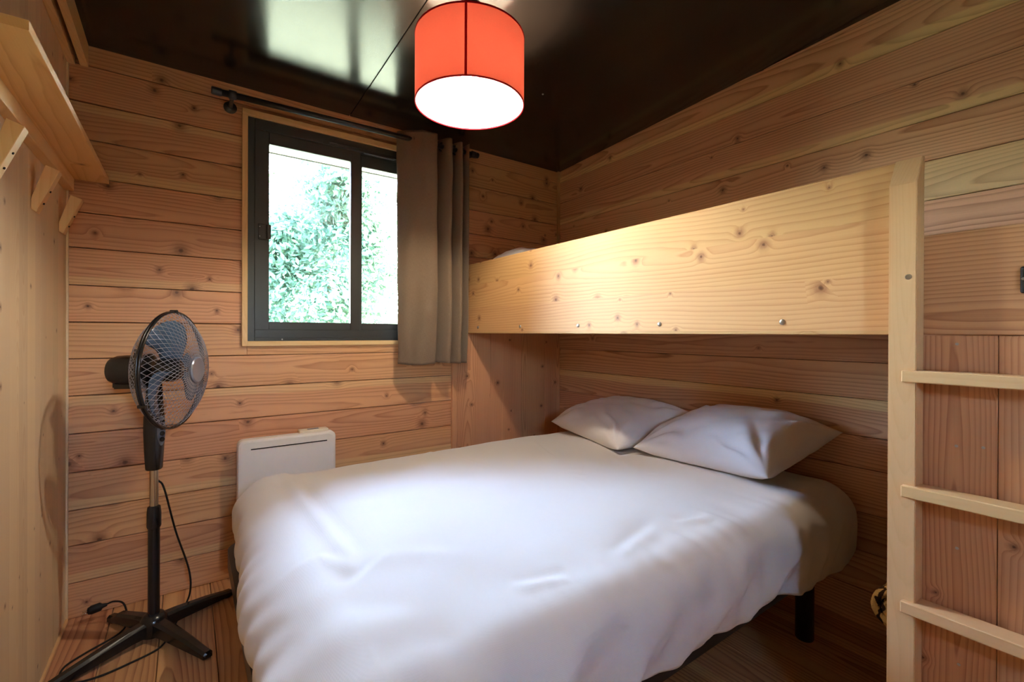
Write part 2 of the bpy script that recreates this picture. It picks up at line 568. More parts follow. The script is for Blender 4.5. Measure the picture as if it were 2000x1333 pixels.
def tube_bm(bm, pts, r, seg=8, caps=True):
    pts = [Vector(p) for p in pts]
    n = len(pts)
    rr = r if isinstance(r, (list, tuple)) else [r] * n
    tang = [(pts[min(i + 1, n - 1)] - pts[max(i - 1, 0)]).normalized() for i in range(n)]
    ref = Vector((0, 0, 1)) if abs(tang[0].z) < .9 else Vector((1, 0, 0))
    nrm = (ref - tang[0] * ref.dot(tang[0])).normalized()
    rings = []
    for i in range(n):
        nrm = (nrm - tang[i] * nrm.dot(tang[i])).normalized()
        bn = tang[i].cross(nrm)
        rings.append([bm.verts.new(pts[i] + (nrm * math.cos(2 * math.pi * k / seg) + bn * math.sin(2 * math.pi * k / seg)) * rr[i]) for k in range(seg)])
    for a, b in zip(rings, rings[1:]):
        for k in range(seg): bm.faces.new((a[k], a[(k + 1) % seg], b[(k + 1) % seg], b[k]))
    if caps and seg > 2:
        bm.faces.new(rings[0][::-1])
        bm.faces.new(rings[-1])

def tube(name, pts, r, m, parent=None, seg=8, smooth=True):
    bm = bmesh.new()
    tube_bm(bm, pts, r, seg)
    bmesh.ops.recalc_face_normals(bm, faces=bm.faces)
    return from_bm(name, bm, m, parent, smooth)

def spline(P, n=8):
    P = [Vector(p) for p in P]
    Q = [P[0] * 2 - P[1]] + P + [P[-1] * 2 - P[-2]]
    out = []
    for i in range(1, len(Q) - 2):
        a, b, c, d = Q[i - 1:i + 3]
        for k in range(n):
            t = k / n
            out.append(.5 * ((2 * b) + (c - a) * t + (2 * a - 5 * b + 4 * c - d) * t * t + (3 * b - a - 3 * c + d) * t ** 3))
    out.append(P[-1])
    return out

def prism(name, poly, axis, a, b, m, parent=None, bev=0.0, props=None):
    """poly of 2D points extruded along axis 'x','y' or 'z' between a and b"""
    def pt(p, h):
        if axis == 'x': return (h, p[0], p[1])
        if axis == 'y': return (p[0], h, p[1])
        return (p[0], p[1], h)
    bm = bmesh.new()
    lo = [bm.verts.new(pt(p, a)) for p in poly]
    hi = [bm.verts.new(pt(p, b)) for p in poly]
    n = len(poly)
    bm.faces.new(lo)
    bm.faces.new(hi[::-1])
    for i in range(n): bm.faces.new((lo[i], hi[i], hi[(i + 1) % n], lo[(i + 1) % n]))
    bmesh.ops.recalc_face_normals(bm, faces=bm.faces)
    if bev:
        bmesh.ops.bevel(bm, geom=list(bm.edges), offset=bev, segments=1, affect='EDGES')
    o = from_bm(name, bm, m, parent)
    if props:
        for k, v in props.items(): o[k] = v
    return o

def wbar(name, a, b, m, parent=None, bev=.001, seed=None, tone=0.0):
    """axis-aligned timber box whose local X follows its longest side (so the grain does too)"""
    lo = Vector([min(a[i], b[i]) for i in range(3)])
    hi = Vector([max(a[i], b[i]) for i in range(3)])
    c = (lo + hi) / 2
    d = hi - lo
    ax = max(range(3), key=lambda i: d[i])
    o1, o2 = [i for i in range(3) if i != ax]
    if d[o1] > d[o2]: zt, yt = o1, o2
    else: zt, yt = o2, o1
    bm = bmesh.new()
    bm_box(bm, (-d[ax] / 2, -d[yt] / 2, -d[zt] / 2), (d[ax] / 2, d[yt] / 2, d[zt] / 2), bev)
    bmesh.ops.recalc_face_normals(bm, faces=bm.faces)
    o = from_bm(name, bm, m)
    X, Z = Vector((0, 0, 0)), Vector((0, 0, 0))
    X[ax] = 1
    Z[zt] = 1
    Y = Z.cross(X)
    mw = Matrix(((X.x, Y.x, Z.x, c.x), (X.y, Y.y, Z.y, c.y), (X.z, Y.z, Z.z, c.z), (0, 0, 0, 1)))
    if parent is not None:
        o.parent = parent
        mw = parent_world(parent).inverted() @ mw
    o.matrix_basis = mw
    o['seed'] = random.uniform(0, 50) if seed is None else float(seed)
    o['tone'] = float(tone)
    return o

def thing(name, label, cat, loc=(0, 0, 0), group=None):
    o = bpy.data.objects.new(name, None)
    o.empty_display_size = .05
    COL.objects.link(o)
    o.location = loc
    o['label'] = label
    o['category'] = cat
    if group: o['group'] = group
    return o

def tag(o, label, cat, group=None):
    o['label'] = label
    o['category'] = cat
    if group: o['group'] = group
    return o

def structure(o, label=None, cat=None):
    o['kind'] = 'structure'
    if label: o['label'] = label
    if cat: o['category'] = cat
    return o

# ================================================================== SETTING
# ---- floor: boards running towards the back wall
fl = box('floor', (XL - .1, YF, ZF - .06), (XR + .1, YB + .1, ZF - .022), M['backing'])
structure(fl, 'wooden floor of warm brown boards running towards the window wall', 'floor')
fx = [-.400, -.243, -.079, .091]
while fx[-1] < XR + .02: fx.append(fx[-1] + .1705)
ftone = [.1, -.1, .25, -.35, .35, 0, -.2, .1, .2, -.1, 0, .1, -.2, .2, 0, .1, .1]
for i, (a, b) in enumerate(zip(fx, fx[1:])):
    timber('plank', ((a + b) / 2, (YF + YB) / 2, ZF), (0, 1, 0), (-1, 0, 0), YB - YF + .02, b - a - .0022, .02, M['floorw'], fl, seed=3.1 + i * 1.73, tone=ftone[i])

# ---- back wall with the window opening
WX0, WX1, WZ0, WZ1 = .236, 1.252, -.041, 1.022
bm = bmesh.new()
for a, b in (((XL - .1, YB + .018, ZF - .1), (WX0, YB + .1, 1.4)), ((WX1, YB + .018, ZF - .1), (XR + .1, YB + .1, 1.4)),
             ((WX0, YB + .018, ZF - .1), (WX1, YB + .1, WZ0)), ((WX0, YB + .018, WZ1), (WX1, YB + .1, 1.4))):
    bm_box(bm, a, b)
wb = from_bm('wall_back', bm, M['backing'])
structure(wb, 'back wall of horizontal pinkish brown boards around the window', 'wall')
zz = [1.30, 1.071, .921, .774, .622, .479, .337, .187, .039, -.108, -.256, -.407, -.561, -.711, -.853, -1.002, ZF]
btone = [-.05, -.05, -.1, -.15, .1, -.15, -.05, .1, .15, .05, .1, .0, .05, .1, .1, .0]
for i, (t_, b_) in enumerate(zip(zz, zz[1:])):
    cuts = [(XL, XR)]
    if b_ < WZ1 and t_ > WZ0:
        cuts = [(XL, WX0 - .001), (WX1 + .001, XR)]
    for j, (a, b) in enumerate(cuts):
        top = t_
        timber('plank', ((a + b) / 2, YB, (top + b_) / 2), (1, 0, 0), (0, 0, 1), b - a, top - b_ - .0034, .018, M['larch'], wb, seed=1.3 + i * 2.37 + j * .37, tone=btone[i])
    # the strips of a board that run on above and below the opening
    if b_ < WZ0 < t_:
        timber('plank', ((WX0 + WX1) / 2, YB, (WZ0 + b_) / 2), (1, 0, 0), (0, 0, 1), WX1 - WX0, WZ0 - b_ - .002, .018, M['larch'], wb, seed=1.3 + i * 2.37, tone=btone[i])
    if b_ < WZ1 < t_:
        timber('plank', ((WX0 + WX1) / 2, YB, (WZ1 + t_) / 2), (1, 0, 0), (0, 0, 1), WX1 - WX0, t_ - WZ1 - .002, .018, M['larch'], wb, seed=1.3 + i * 2.37, tone=btone[i])

# ---- right wall
wr = box('wall_right', (XR + .018, YF, ZF - .1), (XR + .1, YB + .1, 1.5), M['backing'])
structure(wr, 'right wall of horizontal boards behind the bed and the bunk', 'wall')
zr = [1.46, 1.222, 1.071, .924, .773, .625, .483, .337, .187, .039, -.108, -.252, -.400, -.526, -.70, -.85, -1.0, ZF]
rtone = [0, .05, .1, 0, .12, .0, .45, -.45, -.1, .0, -.05, -.12, .25, -.05, -.1, 0, 0, 0]  # the darkest board has the shade inside the bunk put into its tone
rsap = [0, -1, 0, -1, 0, 2, 0, 0, 0, 0, 0, 1, 0, 0, 0, 0, 0]
for i, (t_, b_) in enumerate(zip(zr, zr[1:])):
    timber('plank', (XR, (YF + YB) / 2, (t_ + b_) / 2), (0, -1, 0), (0, 0, 1), YB - YF, t_ - b_ - .0022, .018, M['fir'], wr, seed=5.7 + i * 1.91, tone=rtone[i], sap=rsap[i])

# ---- left wall: pale upright spruce panels
wlft = box('wall_left', (XL - .1, YF, ZF - .1), (XL - .02, YB + .1, 1.5), M['backing'])
structure(wlft, 'left wall of pale upright spruce panels', 'wall')
ys = [YB - .003]
while ys[-1] > YF: ys.append(ys[-1] - .4)
for i, (b, a) in enumerate(zip(ys, ys[1:])):
    timber('panel', (XL, (a + b) / 2, .15), (0, 0, 1), (0, -1, 0), 2.62, b - a - .0012, .02, M['spruce'], wlft, seed=2.2 + i * 3.3, bev=.0006, sap=0)

# ---- front wall behind the camera, with an added hatch sized to let in fill daylight
bm = bmesh.new()
DX0, DX1, DZ0, DZ1 = .02, .28, .28, .60
for a, b in (((XL - .1, YF - .09, ZF - .1), (DX0, YF, 1.5)), ((DX1, YF - .09, ZF - .1), (XR + .1, YF, 1.5)),
             ((DX0, YF - .09, DZ1), (DX1, YF, 1.5)), ((DX0, YF - .09, ZF - .1), (DX1, YF, DZ0))):
    bm_box(bm, a, b)
wf = from_bm('wall_front', bm, M['casing'])
wf['seed'] = 4.0
wf['tone'] = 0.0
structure(wf, 'front wall with a small hatch added to let in fill daylight', 'wall')

# ---- ceiling: two glossy black panels rising away from the window wall
def ceil_panel(x0, x1, name, parent, T=.02):
    bm = bmesh.new()
    y0, y1 = YF - .05, YB + .02
    vs_ = [(x, y, ceil_z(y) + dz) for dz in (0, T) for x, y in ((x0, y0), (x1, y0), (x1, y1), (x0, y1))]
    v = [bm.verts.new(p) for p in vs_]
    for f in ((0, 1, 2, 3), (4, 7, 6, 5), (0, 4, 5, 1), (1, 5, 6, 2), (2, 6, 7, 3), (3, 7, 4, 0)): bm.faces.new([v[i] for i in f])
    bmesh.ops.recalc_face_normals(bm, faces=bm.faces)
    bmesh.ops.bevel(bm, geom=list(bm.edges), offset=.0015, segments=1, affect='EDGES')
    return from_bm(name, bm, M['ceiling'], parent)
cl = None
bm = bmesh.new()
v = [bm.verts.new((x, y, ceil_z(y) + .022 + dz)) for dz in (0, .12) for x, y in ((XL - .1, YF - .9), (XR + .1, YF - .9), (XR + .1, YB + .75), (XL - .1, YB + .75))]
for f in ((0, 1, 2, 3), (4, 7, 6, 5), (0, 4, 5, 1), (1, 5, 6, 2), (2, 6, 7, 3), (3, 7, 4, 0)): bm.faces.new([v[i] for i in f])
bmesh.ops.recalc_face_normals(bm, faces=bm.faces)
cl = from_bm('ceiling', bm, M['eave'])
structure(cl, 'low sloping ceiling of glossy black panels with a fine seam', 'ceiling')
ceil_panel(XL - .02, .7055, 'panel', cl)
ceil_panel(.7085, XR + .02, 'panel', cl)
lathe_obj('ceiling_screw', [(0, -.004), (.004, -.003), (.005, 0), (0, 0)], M['steel'], cl, 10, (0, 0, 1), (1.441, 1.78, ceil_z(1.78)))
# eave edge outside the window
prism('drip_edge', [(YB + .75, 1.130), (YB + .762, 1.130), (YB + .762, 1.27), (YB + .75, 1.27)], 'x', XL - .1, XR + .1, M['blackmetal'], cl)

# ---- corner strips, rails and skirting
t1 = wbar('trim_1', (XR - .018, YB - .018, 0.0), (XR, YB, ceil_z(YB)), M['larch'], tone=.15)
structure(t1, 'slim upright strip in the back right corner above the bunk', 'trim')
t2 = wbar('trim_2', (XL, YB - .014, ZF), (XL + .006, YB, 1.06), M['spruce'], tone=.1)
structure(t2, 'slim pale upright strip in the back left corner', 'trim')
def rail(name, x0, x1, drop, lab, tone):
    yA, yB_ = YF, YB - .002
    bm = bmesh.new()
    v = []
    for y in (yA, yB_):
        for x, dz in ((x0, 0), (x1, 0), (x1, -drop), (x0, -drop)):
            v.append(bm.verts.new((-(y - 1), x - x0, ceil_z(y) - .001 + dz)))
    for f in ((0, 1, 2, 3), (7, 6, 5, 4), (0, 4, 5, 1), (1, 5, 6, 2), (2, 6, 7, 3), (3, 7, 4, 0)): bm.faces.new([v[i] for i in f])
    bmesh.ops.recalc_face_normals(bm, faces=bm.faces)
    o = from_bm(name, bm, M['casing'])
    # local X runs along -Y of the room
    o.matrix_basis = Matrix(((0, 1, 0, x0), (-1, 0, 0, 1), (0, 0, 1, 0), (0, 0, 0, 1)))
    o['seed'] = 3.0 + x0 * 20
    o['tone'] = tone
    structure(o, lab, 'trim')
rail('trim_3', -.346, -.322, .088, 'pale rail under the ceiling, the one further from the left wall', .1)
rail('trim_4', XL + .001, -.361, .09, 'pale rail under the ceiling tight against the left wall', 0)
bb = wbar('baseboard_left', (XL, YF, ZF), (XL + .008, YB - .012, ZF + .012), M['casing'])
structure(bb, 'thin pale strip at the foot of the left wall', 'skirting')

# ---- window
win = thing('window_1', 'sliding window in a dark grey frame with pale wooden surround', 'window', (.74, YB, WZ0))
structure(win)
cs = .0235
def casing(a, b, s): wbar('casing', a, b, M['casing'], win, bev=.0015, seed=s)
casing((WX0 - cs, YB - .016, WZ0 - cs), (WX0, YB + .03, WZ1), 1.0)
casing((WX1, YB - .016, WZ0 - cs), (WX1 + cs, YB + .03, WZ1), 2.0)
casing((WX0 - cs, YB - .016, WZ1), (WX1 + cs, YB + .03, WZ1 + .03), 3.0)
casing((WX0, YB - .016, WZ0 - cs), (WX1, YB + .03, WZ0), 4.0)
def rect_frame(name, x0, x1, z0, z1, l, r, b, t_, y0, y1, m, parent, bev=.002):
    bm = bmesh.new()
    bm_box(bm, (x0, y0, z0), (x0 + l, y1, z1), bev)
    bm_box(bm, (x1 - r, y0, z0), (x1, y1, z1), bev)
    bm_box(bm, (x0 + l, y0, z0), (x1 - r, y1, z0 + b), bev)
    bm_box(bm, (x0 + l, y0, z1 - t_), (x1 - r, y1, z1), bev)
    bmesh.ops.recalc_face_normals(bm, faces=bm.faces)
    return from_bm(name, bm, m, parent)
fr = rect_frame('frame', WX0, WX1, WZ0, WZ1, .03, .03, .056, .05, YB - .004, YB + .07, M['frame'], win)
box('track_lip', (WX0 + .03, YB - .006, WZ0 + .012), (WX1 - .03, YB + .0, WZ0 + .018), M['frame'], fr, .001)
s1 = rect_frame('sash', WX0 + .03,   .768, .0125, .976, .062, .052, .04, .061, YB + .006, YB + .032, M['frame'], win)
g1 = box('glass_pane', (.328, YB + .016, .055), (.716, YB + .020, .911), M['glass'], s1)
s2 = rect_frame('sash', .735, WX1 - .03, .0125, .976, .05, .06, .04, .066, YB + .036, YB + .062, M['frame'], win)
g2 = box('glass_pane', (.785, YB + .046, .055), (1.162, YB + .050, .906), M['glass'], s2)
# sliding latch on the left sash
bm = bmesh.new()
bm_box(bm, (.281, YB - .002, .447), (.316, YB + .007, .522), .002)
bm_box(bm, (.316, YB - .014, .45), (.334, YB + .006, .52), .003)
la = from_bm('latch', bm, M['blackmetal'], s1)
for z in (.462, .508): lathe_obj('latch_screw', [(0, 0), (.0028, 0), (.0022, .0015), (0, .0018)], M['steel'], s1, 10, (0, -1, 0), (.287, YB - .002, z))
# trickle vent in the top of the frame
bm = bmesh.new()
bm_box(bm, (.61, YB - .012, .972), (.98, YB - .004, .990), .003)
bm_box(bm, (.60, YB - .015, .978), (.645, YB - .004, .992), .004)
ve = from_bm('vent', bm, M['blackmetal'], win)
box('vent_slot', (.78, YB - .0145, .963), (.95, YB - .010, .971), M['greyplastic'], win, .001)
lathe_obj('frame_screw', [(0, 0), (.004, 0), (.003, .002), (0, .0025)], M['steel'], win, 10, (0, -1, 0), (.385, YB - .004, WZ0 + .008))

# ================================================================== BUNK BED
bk = thing('bunk_bed', 'built-in upper bunk with a pale knotty front board along the right wall', 'bunk', (1.79, 1.4, ZF))
T = .028
fb = timber('front_board', (XB, (.345 + 2.494) / 2, .21), (0, -1, 0), (0, 0, 1), 2.494 - .345, .42, T, M['board'], bk, seed=11.3, tone=.1, bev=.002, sap=0)
# timber() shows its face towards -Y local; make sure the face looks into the room
for y in (2.346, 1.925, 1.493, 1.064, .639):
    bm = bmesh.new()
    lathe(bm, [(0, -.006), (.0085, -.006), (.0085, 0), (.0075, .003), (.004, .0045), (0, .0048)], 16, (-1, 0, 0), (XB, y, .036))
    o = from_bm('bolt', bm, M['steel'], fb, True)
gb = timber('guard_board', (XB + .001, (YF + .02 + .334) / 2, .117), (0, -1, 0), (0, 0, 1), .334 - YF - .02, .233, T, M['panel'], bk, seed=21.7, tone=-.05, bev=.002, sap=0)
for y, z in ((.28, .217), (.273, .017)):
    o = lathe_obj('screw', [(0, -.004), (.003, -.004), (.003, 0), (.0012, -.0008), (0, -.0008)], M['steel'], gb, 10, (-1, 0, 0), (XB + .001, y, z))
# black latch plate at the frame edge
bm = bmesh.new()
bm_box(bm, (XB - .007, .125, .087), (XB + .001, .1715, .143), .004, 2)
lp = from_bm('latch_plate', bm, M['blackplastic'], gb)
lathe_obj('screw', [(0, 0), (.003, 0), (.002, .0015), (0, .002)], M['steel'], gb, 10, (-1, 0, 0), (XB - .007, .1665, .117))
# slatted base of the bunk
slb = box('platform', (XB + T, YF + .02, .02), (XR - .002, YB - .03, .045), M['panel'], bk, .002, props={'seed': 9.0, 'tone': -.1})
# upright panel on the back wall under the bunk
def upright(name, xs, y, z0, z1, axis, m, parent, tones, seeds):
    for i, (a, b) in enumerate(zip(xs, xs[1:])):
        if axis == 'x': timber(name, ((a + b) / 2, y, (z0 + z1) / 2), (0, 0, 1), (-1, 0, 0), z1 - z0, abs(b - a) - .0012, .018, m, parent, seed=seeds[i], tone=tones[i], bev=.0008, sap=0)
        else: timber(name, (y, (a + b) / 2, (z0 + z1) / 2), (0, 0, 1), (0, 1, 0), z1 - z0, abs(b - a) - .0012, .02, m, parent, seed=seeds[i], tone=tones[i], bev=.0008, sap=0)
ep = box('end_panel', (1.318, YB - .006, ZF + .002), (XR - .003, YB - .001, -.002), M['backing'], bk)
upright('plank', [1.313, 1.345, 1.585, 1.83, 2.03, XR - .002], YB - .024, ZF + .002, -.001, 'x', M['panel'], ep, [.35, .06, .02, .05, .0], [4.4, 15.2, 26.3, 7.7, 31.1])
# upright partition under the guard board, beside the ladder
pn = box('side_panel', (XB + .026, YF + .02, ZF + .002), (XB + .032, .334, -.002), M['backing'], bk)
upright('plank', [-.9, -.56, -.30, -.04, .203, .334], XB + .004, ZF + .002, -.001, 'y', M['panel'], pn, [0, 0, -.1, -.12, .0], [3.3, 12.1, 18.8, 27.6, 8.15])
for y, z in ((.268, -.02), (.268, -.25), (.266, -.48), (.262, -.74), (.225, -.245)):
    lathe_obj('screw', [(0, -.004), (.0032, -.004), (.0032, 0), (.0012, -.0008), (0, -.0008)], M['steel'], pn, 10, (-1, 0, 0), (XB + .003, y, z))

# bunk mattress, just showing above the board near the back wall
bm = bmesh.new()
bm_box(bm, (XB + T + .01, .64, .046), (XR - .012, 2.44, .336), .05, 4)
mt = from_bm('mattress', bm, M['mattress'], None, True)
tag(mt, 'grey mattress lying on the upper bunk', 'mattress')
def pillow_mesh(name, FL, FR, BR, BL, h, m, seed, floor_z=None, n=56):
    FL, FR, BR, BL = map(Vector, (FL, FR, BR, BL))
    up = ((FR - FL).cross(BL - FL)).normalized()
    if up.z < 0: up = -up
    ctr = (FL + FR + BR + BL) / 4
    vs_, fs = [], []
    def P(u, v, side):
        p = FL * (1 - u) * (1 - v) + FR * u * (1 - v) + BR * u * v + BL * (1 - u) * v
        a, b = 2 * u - 1, 2 * v - 1
        pin = .055
        q = p + (ctr - p) * (pin * ((1 - abs(a) ** 2.2) * abs(b) ** 3 + (1 - abs(b) ** 2.2) * abs(a) ** 3))
        e = max(0.0, (1 - abs(a) ** 2.6)) * max(0.0, (1 - abs(b) ** 2.6))
        th = h * e ** .52
        nz = noise.noise(Vector((a * 1.6 + seed, b * 1.6, side))) * .10 + noise.noise(Vector((a * 4 + seed, b * 4, side * 2))) * .06
        # tension folds fanning from the corners
        fold = 0
        for cx_, cy_ in ((-1, -1), (1, -1), (1, 1), (-1, 1)):
            dx_, dy_ = a - cx_, b - cy_
            rr = math.hypot(dx_, dy_)
            an = math.atan2(dy_, dx_)
            fold += math.exp(-((rr - .5) / .34) ** 2) * math.sin(an * 13 + seed * 3 + cx_ * 2 + noise.noise(Vector((rr * 3, an * 2, seed))) * 3)
        th = th * (1 + nz) + fold * .0085 * min(1, e * 3)
        return q + up * (th * side)
    for side in (1, -1):
        for i in range(n + 1):
            for j in range(n + 1):
                u = .5 - .5 * math.cos(math.pi * i / n)
                v = .5 - .5 * math.cos(math.pi * j / n)
                u = u * .6 + .4 * i / n
                v = v * .6 + .4 * j / n
                p = P(u, v, side if side > 0 else -.75)
                if floor_z is not None and p.z < floor_z: p.z = floor_z + (p.z - floor_z) * .03
                vs_.append(p)
    N = (n + 1) ** 2
    for i in range(n):
        for j in range(n):
            a = i * (n + 1) + j
            fs.append((a, a + 1, a + n + 2, a + n + 1))
            fs.append((N + a, N + a + n + 1, N + a + n + 2, N + a + 1))
    me = bpy.data.meshes.new(name)
    me.from_pydata([tuple(v) for v in vs_], [], fs)
    bm = bmesh.new()
    bm.from_mesh(me)
    bmesh.ops.remove_doubles(bm, verts=bm.verts, dist=.0004)
    bmesh.ops.recalc_face_normals(bm, faces=bm.faces)
    bm.to_mesh(me)
    bm.free()
    return link_mesh(name, me, m, None, True)
bp = pillow_mesh('pillow', (1.475, 2.47, .352), (1.475, 1.99, .352), (1.82, 1.99, .355), (1.82, 2.47, .355), .15, M['pillow'], 4.4, .341, 24)
tag(bp, 'grey pillow barely showing above the board of the upper bunk', 'pillow')

# ================================================================== LADDER
ld = thing('ladder', 'pale wooden bunk ladder with square posts and three rungs in view', 'ladder', (1.386, .17, ZF))
def post(y0, y1, sd):
    z1 = .42
    poly = [(1.359, ZF), (1.4135, ZF), (1.4135, z1), (1.404, z1), (1.359, .352)]
    # local X up
    bm = bmesh.new()
    lo = [bm.verts.new((z, x - 1.386, -(y1 - y0) / 2)) for x, z in poly]
    hi = [bm.verts.new((z, x - 1.386, (y1 - y0) / 2)) for x, z in poly]
    n = len(poly)
    bm.faces.new(lo)
    bm.faces.new(hi[::-1])
    for i in range(n): bm.faces.new((lo[i], hi[i], hi[(i + 1) % n], lo[(i + 1) % n]))
    bmesh.ops.recalc_face_normals(bm, faces=bm.faces)
    bmesh.ops.bevel(bm, geom=list(bm.edges), offset=.0018, segments=2, affect='EDGES')
    o = from_bm('post', bm, M['ash'], ld)
    o.matrix_basis = Matrix(((0, 1, 0, 1.386), (0, 0, 1, (y0 + y1) / 2), (1, 0, 0, 0), (0, 0, 0, 1)))
    o['seed'] = sd
    o['tone'] = .05
    lathe_obj('bolt_hole', [(0, 0), (.0065, 0), (.006, .0006), (.0035, .0004), (.003, -.001), (0, -.001)], M['steel'], o, 14, (-1, 0, 0), (1.3588, (y0 + y1) / 2 - .011, .134))
    return o
post(.3245, .3765, 6.6)
post(-.075, -.023, 9.1)
for i, zc in enumerate((-.095, -.360, -.627, -.893)):
    wbar('rung', (1.347, -.049, zc - .0135), (1.4, .349, zc + .0135), M['ash'], ld, bev=.002, seed=14.0 + i * 2.9, tone=.08)

# ================================================================== BED
BZ = -.56
bd = thing('bed', 'low double bed on a black metal frame under a white duvet', 'bed', (1.13, 1.4, ZF))
def rounded_rect(x0, x1, y0, y1, r, n=8):
    pts = []
    for cx_, cy_, a0 in ((x1 - r, y1 - r, 0), (x0 + r, y1 - r, 90), (x0 + r, y0 + r, 180), (x1 - r, y0 + r, 270)):
        for k in range(n + 1):
            a = R(a0 + 90 * k / n)
            pts.append(Vector((cx_ + r * math.cos(a), cy_ + r * math.sin(a), 0)))
    return pts
bm = bmesh.new()
pts = rounded_rect(.126, 2.12, .712, 2.05, .075)
n = len(pts)
cen = Vector((1.1, 1.38, 0))
rings = []
inn = rounded_rect(.126 + .03, 2.12 - .03, .712 + .03, 2.05 - .03, .05)
for src, z in ((pts, -.862), (pts, -.80), (inn, -.80), (inn, -.862)):
    rings.append([bm.verts.new((p.x, p.y, z)) for p in src])
for q in range(4):
    a, b = rings[q], rings[(q + 1) % 4]
    for k in range(n): bm.faces.new((a[k], a[(k + 1) % n], b[(k + 1) % n], b[k]))
bmesh.ops.recalc_face_normals(bm, faces=bm.faces)
from_bm('frame_rail', bm, M['blackmetal'], bd)
for x in (.5, .95, 1.4, 1.85):
    box('slat', (x - .04, .743, -.82), (x + .04, 2.019, -.803), M['ash'], bd, .003, props={'seed': x * 9, 'tone': 0.0})
for x, y in ((1.902, .775), (1.902, 1.99), (.32, .775), (.32, 1.99)):
    bm = bmesh.new()
    lathe(bm, [(0, 0), (.029, 0), (.031, .004), (.031, .28), (0, .28)], 20, (0, 0, 1), (x, y, ZF + .001))
    o = from_bm('leg', bm, M['blackplastic'], bd, True)
    edge_split(o)
bm = bmesh.new()
bm_box(bm, (.20, .76, -.799), (2.10, 2.09, -.60), .05, 4)
ma = from_bm('mattress', bm, M['mattress'], bd, True)

